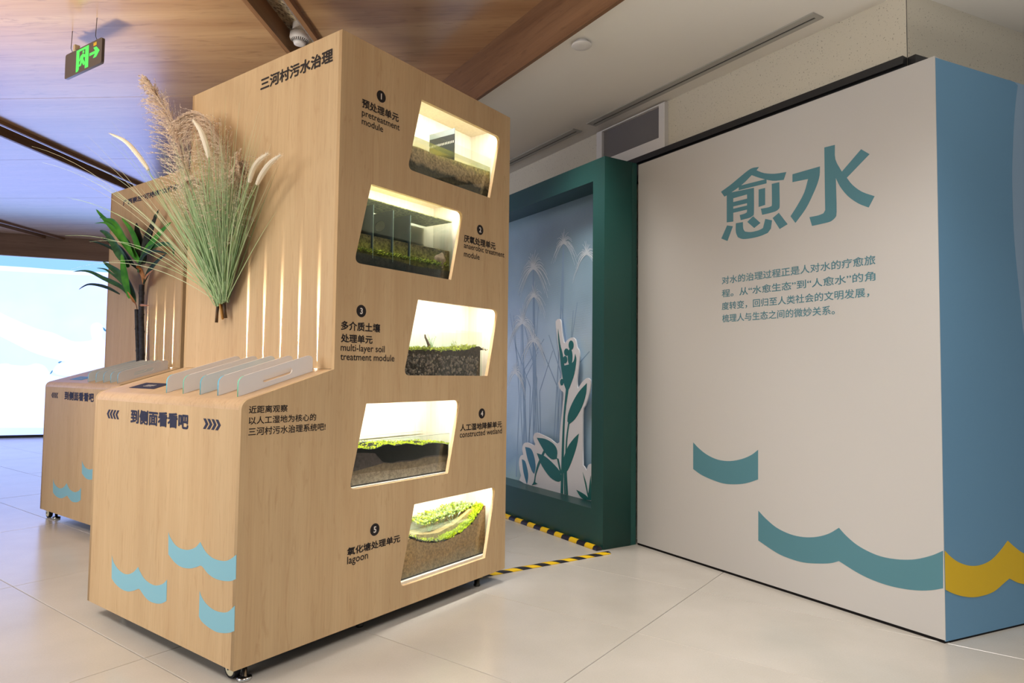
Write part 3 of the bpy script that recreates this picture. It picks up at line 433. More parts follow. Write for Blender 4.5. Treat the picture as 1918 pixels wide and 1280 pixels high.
def add_poly(name, poly, z0, z1, mat, parent):
    if len(poly) < 3: return None
    v, f = prism(poly, z0, z1)
    # orient outward
    ar = sum(poly[i].x*poly[(i+1) % len(poly)].y - poly[(i+1) % len(poly)].x*poly[i].y for i in range(len(poly)))
    if ar < 0: f = [q[::-1] for q in f]
    return emit(name, v, f, mat, parent)
bp = [Vector((-6, -6, 0)), Vector((14, -6, 0)), Vector((14, 16, 0)), Vector((-6, 16, 0))]
ceiling = add_poly('ceiling', clip(bp, nS, DS+0.3), 2.96, 3.0, M_DARK, None); tag(ceiling, 'walnut laminate ceiling of large panels with recessed channels', kind='structure')
CH = [-1.437-2.815*k for k in range(-1, 4)]
HW = 0.112
edges = [4.6] + [v for c in CH for v in (c+HW, c-HW)] + [-13.0]
SEAM = [4.238+1.276*k for k in range(-6, 9)]
for a in range(0, len(edges), 2):
    L1, L0 = edges[a], edges[a+1]
    for b in range(len(SEAM)-1):
        t0, t1 = SEAM[b]+0.0018, SEAM[b+1]-0.0018
        q = [kp(t0, L0), kp(t1, L0), kp(t1, L1), kp(t0, L1)]
        q = clip(q, nW, NF); 
        if len(q) < 3: continue
        q = clip(q, nS, DS-0.12)
        if len(q) < 3: continue
        if min((p-Vector((1.5, 3, 0))).length for p in q) > 12: continue
        add_poly('ceiling_panel', q, ZC, ZC+0.02, M_CEIL, ceiling)
def chan_back():
    m, n, l, p = newmat('perforated_acoustic_strip')
    tc = n.new('ShaderNodeTexCoord'); mp = n.new('ShaderNodeMapping'); mp.inputs['Rotation'].default_value = (0, 0, -KA+0.5)
    l.new(tc.outputs['Object'], mp.inputs['Vector'])
    br = n.new('ShaderNodeTexBrick'); br.inputs['Scale'].default_value = 22; br.inputs['Mortar Size'].default_value = 0.035
    br.inputs['Color1'].default_value = srgb(60, 52, 42); br.inputs['Color2'].default_value = srgb(196, 182, 150); br.inputs['Mortar'].default_value = srgb(186, 172, 142)
    br.inputs['Bias'].default_value = 0.0
    l.new(mp.outputs['Vector'], br.inputs['Vector']); l.new(br.outputs['Color'], p.inputs['Base Color']); p.inputs['Roughness'].default_value = 0.8
    return m
M_PERF = chan_back(); M_LIP = plain('aluminium_lip', srgb(225, 228, 232), 0.25, 0.5, metal=0.8)
tmax = 13
for c in CH:
    for nm, l0, l1, z0, z1, mt in (('channel_trim', c+HW-0.022, c+HW+0.004, ZC-0.030, ZC+0.09, M_CHAN), ('channel_trim', c-HW-0.004, c-HW+0.022, ZC-0.030, ZC+0.09, M_CHAN),
                                   ('channel_back', c-HW, c+HW, ZC+0.09, ZC+0.10, M_PERF)):
        q = [kp(-4, l0), kp(tmax, l0), kp(tmax, l1), kp(-4, l1)]
        q = clip(q, nW, NF-0.001)
        if len(q) >= 3: q = clip(q, nS, DS-0.121)
        if len(q) >= 3: add_poly(nm, q, z0, z1, mt, ceiling)
for c in CH:
    q = [kp(-4, c+HW-0.030), kp(tmax, c+HW-0.030), kp(tmax, c+HW-0.0225), kp(-4, c+HW-0.0225)]
    q = clip(q, nW, NF-0.001)
    if len(q) >= 3: q = clip(q, nS, DS-0.121)
    if len(q) >= 3: add_poly('channel_lip', q, ZC-0.030, ZC-0.012, M_LIP, ceiling)
M_FASC2 = wood('walnut_bulkhead', srgb(150, 116, 88), srgb(176, 140, 110), srgb(128, 96, 72), rot=-math.atan2(-0.497, 0.868), stretch='x', scale=0.8, rough=0.45, spec=0.4)
# fascia between the wood ceiling and the lower white ceiling
def fr_w(p): return nW*p.x - dW*p.y + UZ*p.z      # x across, y away from viewer along the wall, z up
mb = MB(); mb.box((NF, -6, ZW-0.012), (NF+0.02, 14, ZC+0.03), 0, fr_w)
fas = mb.build('trim_1', M_FASC); tag(fas, 'walnut fascia stepping down to the white ceiling', kind='structure')
mb = MB(); mb.box((NF+0.021, -6, ZW), (2.78, 14, ZW+0.05), 0, fr_w)
wc = mb.build('ceiling_white', M_WCEIL); tag(wc, 'smooth white plaster ceiling beside the walnut ceiling', kind='structure')
# room walls: right wall behind the partition, then the wall turning away
NWALL = nW.dot(W1) + 0.09
cor = Vector((3.082, 0.290, 0)); cor = cor + nW*(NWALL - nW.dot(cor))
cy = -dW.dot(cor)
mb = MB(); mb.box((NWALL, cy, 0), (NWALL+0.1, 14, ZW), 0, fr_w)
tag(mb.build('wall_right', M_WALL), 'speckled beige plaster wall above the white partition', kind='structure')
def fr_b(p): return cor + dB*p.x + nB*p.y + UZ*p.z
mb = MB(); mb.box((0.0, 0, 0), (5, 0.1, 2.62), 0, fr_b)
mb.box((-0.0008, -0.0008, 2.27), (0.0008, 0.0008, ZW), 1, fr_b)
tag(mb.build('wall_front', [M_WALL, M_VOID]), 'speckled beige plaster wall turning behind the blue partition face', kind='structure')
# ceiling piece beyond the corner
q = [cor - nB*5, cor + dB*6 - nB*5, cor + dB*6 + nB*0.1, cor + nB*0.1]
add = add_poly('ceiling_side', q, 2.62, 2.66, M_WCEIL, None)
bpy.data.objects.remove(add)
q = [cor, cor+dB*6, cor+dB*6-nB*6, cor-nB*6]
q2 = clip([p.copy() for p in q], -nW, -(2.78))
if len(q2) >= 3:
    tag(add_poly('ceiling_side', q2, ZW, ZW+0.05, M_WCEIL, None), 'white plaster ceiling over the blue partition face', kind='structure')
# black metal channel along the wall above the partition
bt = thing('metal_channel', 'black metal channel running on the beige wall above the white partition', 'metal channel', tuple(cor + UZ*2.2))
mb = MB(); mb.box((NWALL-0.035, cy, 2.235), (NWALL-0.0005, cy+2.2, 2.268), 0, fr_w); mb.box((NWALL-0.012, cy, 2.12), (NWALL-0.0005, cy+2.2, 2.235), 0, fr_w)  # flush lower box paints the shaded void below the lip black
mb.build('rail', M_BLACK, bt)
mb = MB(); mb.box((0.0, -0.035, 2.235), (0.16, -0.0005, 2.268), 0, fr_b); mb.box((0, -0.012, 2.12), (0.16, -0.0005, 2.235), 0, fr_b)  # lower box again fills the shaded void with black
mb.build('rail', M_BLACK, bt)

# bulkhead and the big screen at the far end
def fr_s(p): return S0 + dS*p.x + nS*p.y + UZ*p.z
mb = MB(); mb.box((-9, -0.12, 2.50), (6, 0.3, ZC+0.16), 0, fr_s)
tag(mb.build('trim_2', M_FASC2 if 'M_FASC2' in globals() else M_FASC), 'walnut bulkhead above the bright screen', kind='structure')
SR = 1.75
mb = MB(); mb.box((SR, 0.0, 0), (9, 0.2, 2.50), 0, fr_s)
tag(mb.build('wall_back', plain('grey_back_wall', srgb(150, 140, 130), 0.7)), 'grey wall beyond the screen behind the cabinets', kind='structure')
def screen_mat():
    m, n, l, p = newmat('lit_screen_picture')
    p.inputs['Base Color'].default_value = (0.02, 0.02, 0.02, 1); p.inputs['Roughness'].default_value = 0.5
    tc = n.new('ShaderNodeTexCoord'); t = n.new('ShaderNodeTexNoise'); t.inputs['Scale'].default_value = 0.9; t.inputs['Detail'].default_value = 4
    l.new(tc.outputs['Object'], t.inputs['Vector'])
    r = n.new('ShaderNodeValToRGB'); r.color_ramp.elements[0].position = 0.35; r.color_ramp.elements[1].position = 0.62
    r.color_ramp.elements[0].color = (0.82, 1.0, 2.1, 1); r.color_ramp.elements[1].color = (0.70, 0.90, 2.05, 1)
    l.new(t.outputs['Fac'], r.inputs['Fac']); l.new(r.outputs['Color'], p.inputs['Emission Color']); p.inputs['Emission Strength'].default_value = SCR
    return m
SCR = 1.12
scr = thing('led_screen', 'large bright screen showing a white bird and pale blue sky', 'screen', tuple(fr_s(Vector((0, 0, 0)))))
mb = MB(); mb.box((-6.5, -0.06, 0.035), (SR, -0.001, 2.499), 0, fr_s); mb.build('display', screen_mat(), scr)
mb = MB(); mb.box((-6.5, -0.08, 0.0), (SR, -0.001, 0.034), 0, fr_s); mb.build('base_rail', M_BLACK, scr)
PL['R'] = (S0, dS, -nS)
def E_(name, c, s): return emis(name, c, s)
M_SW = emis('screen_white', (1.02, 1.3, 2.4, 1), 1.0); M_SC = emis('screen_cyan', (0.36, 0.74, 1.3, 1), 1.0); M_SB = emis('screen_blue_feather', (0.08, 0.32, 0.6, 1), 1)
for nm, key, mt in (('picture_cloud', 'cloud', M_SW), ('picture_bird', 'bird', M_SW), ('picture_band', 'band', M_SW), ('picture_sky', 'cyan', M_SC), ('picture_feather', 'f1', M_SB), ('picture_feather', 'f2', M_SB), ('picture_feather', 'f3', M_SB)):
    plate(nm, 'R', [smooth_loop(D['scr'][key], 50, 3)], mt, scr, 0.0601, 0.062)

# ------------------------------------------------------------------ partition wall, white face and blue face
part = thing('partition_wall', 'tall display partition with a white face and a blue face', 'partition', tuple(W1))
mb = MB(); mb.box((-1.62, -0.055, 0.012), (-0.0, 0.0, 2.193), 0, lambda p: onp('W', p.x, p.z, p.y)); mb.build('white_face', M_WHITE, part)
mb = MB(); mb.box((0.003, -0.05, 0.008), (1.6, 0.0, 2.187), 0, lambda p: onp('B', p.x, p.z, p.y)); mb.build('blue_face', M_BLUE, part)
mb = MB(); mb.box((-1.62, -0.05, 0.0), (-0.004, -0.003, 0.012), 0, lambda p: onp('W', p.x, p.z, p.y)); mb.box((0.03, -0.045, 0.0), (1.59, -0.002, 0.008), 0, lambda p: onp('B', p.x, p.z, p.y))
mb.build('base_gap_shade', M_DARK, part)  # dark colour stands in for shade in the gap under the partition
b2 = [tuple(p) for p in D['wave']['B2']]
pale = [(0.53, 2.186)] + b2 + [(0.60, 0.95), (0.70, 0.80), (0.95, 0.62), (1.599, 0.5), (1.599, 2.186)]
plate('pale_curve', 'B', [smooth_loop(pale, 60, 4)], M_PALEB, part, 0.0002, 0.0008)
for k in ('W1', 'W2'):
    lp = [(min(u, -0.0015), z) for u, z in D['wave'][k]]
    plate('wave', 'W', [smooth_loop(lp, 42, 4)], M_TEAL, part, 0.0002, 0.0008)
yl = [tuple(p) for p in D['wave']['B1']]
ext = [p for p in yl[:10]] + [(0.62, yl[9][1]-0.045), (0.78, yl[9][1]-0.05), (0.95, yl[9][1]+0.02), (0.95, yl[10][1]+0.0), (0.8, yl[10][1]-0.06), (0.62, yl[10][1]-0.04)] + yl[10:]
plate('wave', 'B', [smooth_loop([(max(u, 0.004), z) for u, z in ext], 42, 4)], M_YELL, part, 0.0010, 0.0016)
gl = D['glyph']
for k, v in gl.items():
    sm = k in ('w1', 'w2', 'y1', 'y3', 'y5', 'y7')
    loops = [smooth_loop(v, 32, 3) if sm else v]
    if k == 'y3': loops += D['glyphhole']
    plate('lettering_stroke', 'W', loops, M_TEAL, part, 0.0002, 0.0008)
M_TEALT = M_TEAL
for t in D['text']:
    if t[0] == 'W': lettering(*t, M_TEALT, part)

# ------------------------------------------------------------------ green framed light box
gb = thing('green_display_frame', 'dark green deep frame around a blue plant photograph', 'display frame', tuple(GP))
GU0, GZ0, GZ1 = -2.9, 0.21, 2.082
f_out = [(GU0, 0.0), (0, 0.0), (0, 2.203), (GU0, 2.203)]
f_in = [(GU0+0.11, GZ0), (-0.103, GZ0), (-0.103, GZ1), (GU0+0.11, GZ1)]
plate('frame', 'G', [f_out, f_in], M_GREEN, gb, -0.205, 0.0)
mb = MB(); mb.box((GU0, -0.243, 0), (0, -0.206, 2.203), 0, lambda p: onp('G', p.x, p.z, p.y)); mb.build('back_board', M_GREEN, gb)
def print_mat():
    m, n, l, p = newmat('blue_plant_photo_print')
    tc = n.new('ShaderNodeTexCoord')
    t = n.new('ShaderNodeTexNoise'); t.inputs['Scale'].default_value = 1.6; t.inputs['Detail'].default_value = 3
    l.new(tc.outputs['Object'], t.inputs['Vector'])
    sx = n.new('ShaderNodeSeparateXYZ'); l.new(tc.outputs['Object'], sx.inputs[0])
    r = n.new('ShaderNodeValToRGB'); e = r.color_ramp.elements
    e[0].position = 0.0; e[0].color = srgb(168, 200, 206); e[1].position = 1.0; e[1].color = srgb(140, 172, 190)
    for pos, c in ((0.12, (134, 168, 192)), (0.28, (176, 204, 224)), (0.48, (188, 214, 234)), (0.66, (158, 190, 212)), (0.82, (142, 174, 194))):
        k = e.new(pos); k.color = srgb(*c)
    mt = n.new('ShaderNodeMapRange'); mt.inputs['From Min'].default_value = 0.2; mt.inputs['From Max'].default_value = 2.1
    l.new(sx.outputs['Z'], mt.inputs['Value'])
    ad = n.new('ShaderNodeMath'); ad.operation = 'MULTIPLY_ADD'; ad.inputs[1].default_value = 0.5; 
    l.new(t.outputs['Fac'], ad.inputs[0]); l.new(mt.outputs['Result'], ad.inputs[2])
    sb = n.new('ShaderNodeMath'); sb.operation = 'SUBTRACT'; sb.inputs[1].default_value = 0.25; l.new(ad.outputs[0], sb.inputs[0])
    l.new(sb.outputs[0], r.inputs['Fac'])
    wv = n.new('ShaderNodeTexWave'); wv.wave_type = 'BANDS'; wv.bands_direction = 'Z'; wv.inputs['Scale'].default_value = 38; wv.inputs['Distortion'].default_value = 1.5; wv.inputs['Detail Scale'].default_value = 2
    l.new(tc.outputs['Object'], wv.inputs['Vector'])
    mx = n.new('ShaderNodeMix'); mx.data_type = 'RGBA'; mx.blend_type = 'MULTIPLY'
    t3 = n.new('ShaderNodeTexNoise'); t3.inputs['Scale'].default_value = 2.5; l.new(tc.outputs['Object'], t3.inputs['Vector'])
    mm = n.new('ShaderNodeMapRange'); mm.inputs['From Min'].default_value = 0.4; mm.inputs['From Max'].default_value = 0.7; mm.inputs['To Max'].default_value = 0.30
    l.new(t3.outputs['Fac'], mm.inputs['Value']); l.new(mm.outputs['Result'], mx.inputs['Factor'])
    l.new(r.outputs['Color'], mx.inputs['A']); l.new(wv.outputs['Color'], mx.inputs['B']); l.new(mx.outputs['Result'], p.inputs['Base Color'])
    p.inputs['Roughness'].default_value = 0.3
    return m
PH = -0.17
mb = MB(); mb.box((GU0+0.11, PH-0.012, GZ0), (-0.1031, PH, GZ1-0.0002), 0, lambda p: onp('G', p.x, p.z, p.y)); mb.build('photo_panel', print_mat(), gb)
M_PUMB = plain('pale_plant_print', srgb(216, 230, 240), 0.4); M_PUMB2 = plain('mid_plant_print', srgb(136, 166, 196), 0.4)
def ribbon(mb, pts, wd, pl, h):
    for i in range(len(pts)-1):
        a, b = Vector(pts[i]), Vector(pts[i+1]); d = b-a
        if d.length < 1e-6: continue
        nn = Vector((-d.y, d.x)).normalized(); w0 = wd*(1-i/len(pts)*0.6)/2; w1_ = wd*(1-(i+1)/len(pts)*0.6)/2
        q = [a-nn*w0, b-nn*w1_, b+nn*w1_, a+nn*w0]
        mb.add([onp(pl, p.x, p.y, h) for p in q], [(0, 1, 2, 3)])
def umbel(cx, cz, R, seed, n=34, a0=-200, a1=20):
    rr = random.Random(seed); mb = MB()
    for i in range(n):
        a = math.radians(-15+210*i/n+rr.uniform(-3, 3)); L = R*rr.uniform(0.7, 1.25); pts = []
        for k in range(8):
            t = k/7; pts.append((cx + math.cos(a)*L*t*0.8, cz + math.sin(a)*L*t*0.8 - L*0.62*t*t*(0.3+abs(math.cos(a)))))
        ribbon(mb, pts, R*0.026, 'G', PH+0.0012+0.0001*(i % 5))
    return mb
for i, (u, z, R) in enumerate(D['umb']):
    umbel(u, z, R, 30+i).build('printed_umbel', M_PUMB, gb)
mb = MB(); rr = random.Random(5)
for i, (u, z, R) in enumerate(D['umb'][:4]):
    for k in range(2):
        du = rr.uniform(-0.12, 0.12); ribbon(mb, [(u, z), (u+du*0.3, z*0.6+0.1), (u+du, GZ0+0.01)], 0.014, 'G', PH+0.0008+0.0001*k)
for i in range(16):
    u = rr.uniform(-1.15, -0.5); ribbon(mb, [(u, GZ0+0.02), (u+rr.uniform(-0.08, 0.08), rr.uniform(0.7, 1.0)), (u+rr.uniform(-0.2, 0.25), rr.uniform(1.1, 1.45))], 0.012, 'G', PH+0.0004)
mb.build('printed_stems', M_PUMB2, gb)
CB = -0.13
co2 = thing('plant_cutout_board', 'white die-cut board printed with dark green plants inside the green frame', 'cutout board', tuple(onp('G', -0.5, GZ0, CB)))
plate('board', 'G', [smooth_loop(D['cut']['board'], 60, 3)], M_CUTW, co2, CB-0.008, CB)
for k, v in D['cut'].items():
    if k == 'board': continue
    nm = 'printed_berry' if k.startswith('ball') else ('printed_stem' if k.startswith('stem') else 'printed_leaf')
    plate(nm, 'G', [smooth_loop(v, 60, 3)], M_BLUEP if k in ('leafl3', 'leafl4') else M_GREENP, co2, CB+0.0001, CB+0.0012 + 0.0003*(len(k) % 3))

# ------------------------------------------------------------------ hazard strips on the floor
def hazard(spiral):
    m, n, l, p = newmat('hazard_stripe_' + ('spiral' if spiral else 'band'))
    uv = n.new('ShaderNodeUVMap'); sx = n.new('ShaderNodeSeparateXYZ'); l.new(uv.outputs[0], sx.inputs[0])
    a = n.new('ShaderNodeMath'); a.operation = 'MULTIPLY_ADD'; a.inputs[1].default_value = spiral
    l.new(sx.outputs['Y'], a.inputs[0]); l.new(sx.outputs['X'], a.inputs[2])
    f = n.new('ShaderNodeMath'); f.operation = 'FRACT'; l.new(a.outputs[0], f.inputs[0])
    g_ = n.new('ShaderNodeMath'); g_.operation = 'GREATER_THAN'; g_.inputs[1].default_value = 0.5; l.new(f.outputs[0], g_.inputs[0])
    mx = n.new('ShaderNodeMix'); mx.data_type = 'RGBA'; mx.inputs['A'].default_value = srgb(28, 28, 36); mx.inputs['B'].default_value = srgb(232, 190, 20)
    l.new(g_.outputs[0], mx.inputs['Factor']); l.new(mx.outputs['Result'], p.inputs['Base Color']); p.inputs['Roughness'].default_value = 0.35
    return m
def strip(name, a, b, width, height, period, spiral, label, phase=0.0):
    a, b = Vector(a), Vector(b); d = (b-a); L = d.length; d.normalize(); s = Vector((-d.y, d.x, 0))
    nl, na = int(L/0.02), 10; v = []; uv = {}
    for i in range(nl+1):
        for k in range(na+1):
            t = PI*k/na; wob = 1+0.05*math.sin(i*0.7)*(1 if spiral else 0)
            v.append(a + d*(L*i/nl) + s*(width/2*math.cos(t)) + UZ*(height*math.sin(t)*wob + 0.0008)); uv[len(v)-1] = (L*i/nl/period+phase, k/na)
    f = []
    for i in range(nl):
        for k in range(na):
            f.append((i*(na+1)+k, (i+1)*(na+1)+k, (i+1)*(na+1)+k+1, i*(na+1)+k+1))
    ends = [tuple(range(na, -1, -1)), tuple(nl*(na+1)+k for k in range(na+1))]
    o = emit(name, v, f+ends, hazard(spiral), None, True, [[uv[i] for i in q] for q in f+ends])
    return tag(o, label, 'hazard strip')
strip('hazard_strip', (3.268, 1.735, 0), (2.47, 2.035, 0), 0.036, 0.012, 0.115, -0.9, 'black and yellow spiral-striped cable cover running from the green frame under the cabinet', 0.55)
gs0 = onp('G', 0.0, 0, 0.024); gs1 = onp('G', -2.9, 0, 0.024)
strip('hazard_strip', tuple(gs0), tuple(gs1), 0.040, 0.022, 0.145, 0.0, 'black and yellow banded strip along the foot of the green frame', 0.25)

# ------------------------------------------------------------------ ceiling fittings on the right
def wp(x, y, z): return nW*x - dW*y + UZ*z
for i, (a, b, lab) in enumerate((((3.10, 0.627), (3.612, 2.055), 'long grey linear air slot in the white ceiling above the partition'), ((3.682, 2.20), (5.0, 5.6), 'grey linear air slot in the white ceiling nearer the cabinet tower'))):
    A, B = Vector((*a, 0)), Vector((*b, 0)); cx = (nW.dot(A)+nW.dot(B))/2
    t = thing('linear_diffuser', lab, 'air diffuser', tuple(A + UZ*ZW), 'linear air slots')
    y0, y1 = -dW.dot(A), -dW.dot(B)
    mb = MB(); mb.box((cx-0.045, y0, ZW-0.006), (cx-0.008, y1, ZW-0.0003), 0, fr_w); mb.box((cx+0.004, y0, ZW-0.006), (cx+0.03, y1, ZW-0.0003), 0, fr_w)
    mb.box((cx-0.045, y0-0.02, ZW-0.006), (cx+0.03, y0, ZW-0.0003), 0, fr_w); mb.box((cx-0.045, y1, ZW-0.006), (cx+0.03, y1+0.02, ZW-0.0003), 0, fr_w)
    mb.build('frame', plain('grey_aluminium', srgb(168, 165, 158), 0.4), t)
    mb = MB(); mb.box((cx-0.008, y0, ZW-0.002), (cx+0.004, y1, ZW-0.0003), 0, fr_w); mb.build('slot', M_VOID, t)
t = thing('ceiling_speaker', 'small white round disc fitting on the white ceiling', 'ceiling fitting', (2.683, 1.582, ZW))
mb = MB(); mb.lathe([(0.030, 0), (0.030, -0.012), (0.026, -0.014)], (2.683, 1.582, ZW-0.0005), 32); mb.build('collar', M_PLAST, t)
mb = MB(); mb.lathe([(0.03, -0.012), (0.046, -0.016), (0.048, -0.021), (0.044, -0.025), (0.02, -0.026)], (2.683, 1.582, ZW), 40); mb.build('cover_disc', M_PLAST, t, True)
# access hatch on the wall
u_ = D['vent']
t = thing('wall_grille', 'white framed grey mesh panel high on the beige wall above the green frame', 'wall grille', tuple(Vector(u_['org'])))
mb = MB(); y0, y1, iy0, iy1 = u_['y0'], u_['y1'], u_['iy0'], u_['iy1']; zt, izt, izb, zb = ZW-0.012, u_['izt'], u_['izb'], 2.2695
X = NWALL
for bx in (((X-0.03, y0, zb), (X-0.0005, iy0, zt)), ((X-0.03, iy1, zb), (X-0.0005, y1, zt)), ((X-0.03, iy0, izt), (X-0.0005, iy1, zt)), ((X-0.03, iy0, zb), (X-0.0005, iy1, izb))):
    mb.box(*bx, 0, fr_w)
mb.build('frame', M_PLAST, t)
mb = MB(); mb.box((X-0.012, iy0+0.0005, izb+0.0005), (X-0.001, iy1-0.0005, izt-0.0005), 0, fr_w); mb.build('mesh_panel', plain('grey_mesh', srgb(118, 114, 114), 0.8, 0.2, bump=0.3, bscale=700), t)

# ------------------------------------------------------------------ exit sign
sg = D['sign']; A, B, zA, zB = Vector(sg['tl']), Vector(sg['tr']), None, None
sd = (B-A); sd.z = 0; SL = sd.length; sd.normalize(); sn = Vector((sd.y, -sd.x, 0))
if sn.dot(A) > 0: sn = -sn
zt_ = (A.z+B.z)/2; SH = sg['h']; so = Vector((A.x, A.y, zt_-SH))
PL['E'] = (so, sd, sn)
ex = thing('exit_sign', 'hanging dark exit sign with a green running figure and arrow', 'exit sign', tuple(so))
plate('sign_plate', 'E', [rrect(0, 0, SL, SH, 0.012)], plain('sign_black', srgb(72, 66, 66), 0.3, 0.5), ex, -0.014, 0.0)
M_EG = emis('sign_green_light', (0.10, 0.95, 0.14, 1), 1.0)
def ez(x, y): return ((x-245)/765*SL, (1-(y))*SH)
# u in 0..1 along the plate, v in 0..1 from top
def es(pts): return [(u*SL, (1-v)*SH) for u, v in pts]
plate('door_symbol', 'E', [es([(0.32, 0.06), (0.655, 0.06), (0.655, 0.93), (0.565, 0.93), (0.565, 0.15), (0.40, 0.15), (0.40, 0.86), (0.37, 0.93), (0.32, 0.93)])], M_EG, ex, 0.0002, 0.0012)
plate('running_figure', 'E', [es([(0.44, 0.36), (0.50, 0.30), (0.56, 0.36), (0.60, 0.47), (0.57, 0.50), (0.53, 0.44), (0.52, 0.52), (0.58, 0.72), (0.55, 0.80), (0.52, 0.76), (0.49, 0.64), (0.46, 0.76), (0.38, 0.76), (0.38, 0.70), (0.43, 0.68), (0.45, 0.50), (0.42, 0.56), (0.40, 0.54)])], M_EG, ex, 0.0013, 0.0022)
plate('figure_head', 'E', [ellipse(0.51*SL, (1-0.23)*SH, 0.022*SL, 0.06*SH, 14)], M_EG, ex, 0.0002, 0.0012)
plate('arrow', 'E', [es([(0.68, 0.42), (0.83, 0.42), (0.78, 0.27), (0.86, 0.27), (0.945, 0.475), (0.86, 0.68), (0.78, 0.68), (0.83, 0.53), (0.68, 0.53)])], M_EG, ex, 0.0002, 0.0012)
plate('label_sticker', 'E', [es([(0.78, 0.08), (0.86, 0.08), (0.86, 0.21), (0.78, 0.21)])], plain('amber_sticker', srgb(190, 150, 30), 0.5), ex, 0.0002, 0.0008)
for uu in (0.13, 0.80):
    q = onp('E', uu*SL, SH, -0.007); mb = MB()
    mb.tube([q, q+Vector((0.006, 0.004, 0.012)), q+Vector((-0.003, 0, 0.026)), Vector((q.x, q.y, ZC-0.001))], 0.0016, 6); mb.build('hanging_wire', M_STEELD, ex)
q = onp('E', 0.27*SL, SH, -0.007); mb = MB(); mb.box((q.x-0.012, q.y-0.012, q.z-0.001), (q.x+0.012, q.y+0.012, q.z+0.03)); mb.build('cable_gland', plain('beige_gland', srgb(170, 150, 120), 0.5), ex)

# ------------------------------------------------------------------ smoke detector in the near channel
dx, dy, dz = D['det']
t = thing('smoke_detector', 'white round smoke detector hanging in the ceiling channel behind the tower', 'smoke detector', (dx, dy, ZC+0.09))
mb = MB(); mb.lathe([(0.040, 0), (0.040, -0.045), (0.036, -0.048)], (dx, dy, ZC+0.089), 32); mb.build('mounting_base', M_PLAST, t, False)
mb = MB(); mb.lathe([(0.045, 0.040), (0.052, 0.034), (0.054, 0.010), (0.050, 0.000), (0.034, -0.012)], (dx, dy, ZC), 36); mb.build('housing', M_PLAST, t, True)
mb = MB(); mb.lathe([(0.030, -0.012), (0.034, -0.014), (0.030, -0.026), (0.018, -0.030)], (dx, dy, ZC), 32); mb.build('sensor_cap', M_PLAST, t, True)
mb = MB()
for k in range(24):
    a = 2*PI*k/24; c, s_ = math.cos(a), math.sin(a); r0, r1 = 0.0352, 0.0475
    vv = []
    for r, h, e in ((r0, -0.0125, -1), (r0, -0.0125, 1), (r1, -0.0022, 1), (r1, -0.0022, -1)):
        vv.append((dx + r*c - e*0.0022*s_, dy + r*s_ + e*0.0022*c, ZC + h - 0.0012))
    mb.add(vv, [(0, 1, 2, 3)])
mb.build('vent_slots', M_VOID, t)

# ------------------------------------------------------------------ exhibition cabinets
SL_ = (0.975-0.875)/(1.525-1.189)
def deskz(x): return 0.975-(1.525-x)*SL_
ZB = 0.055
def profile(x0, r=0.035, n=7):
    """side outline of desk + tower (u = x, v = z)"""
    p = [(x0, ZB)]
    zc = deskz(X0); a1 = math.atan(SL_)
    # fillet tangent to the vertical front and the sloping top
    half = (PI/2 + a1)/2
    d = r/math.tan(half)
    c = (x0+r, zc-d)
    for k in range(n+1):
        a = PI - (PI/2 - a1)*k/n
        p.append((c[0]+r*math.cos(a), c[1]+r*math.sin(a)))
    p += [(x0+XT-X0, 0.975), (x0+XT-X0, ZT), (x0+X1-X0, ZT), (x0+X1-X0, ZB)]
    return p
def window(x0, z0):
    """leaning window outline, rounded at lower left and upper right"""
    W, H, Ln, r = 0.530, 0.307, 0.073, 0.032
    c = [Vector((x0, z0)), Vector((x0+W, z0)), Vector((x0+W+Ln, z0+H)), Vector((x0+Ln, z0+H))]
    out = []
    for i, p in enumerate(c):
        if i in (0, 2):
            a, b = (c[i-1]-p).normalized(), (c[(i+1) % 4]-p).normalized()
            for k in range(7):
                t = k/6; out.append(tuple((p+a*r)*(1-t)**2 + p*2*t*(1-t) + (p+b*r)*t*t))
        else: out.append(tuple(p))
    return out
WIN = [(1.864, 1.776), (1.604, 1.364), (1.864, 0.9545), (1.604, 0.5425), (1.864, 0.1355)]
TKN = 0.016
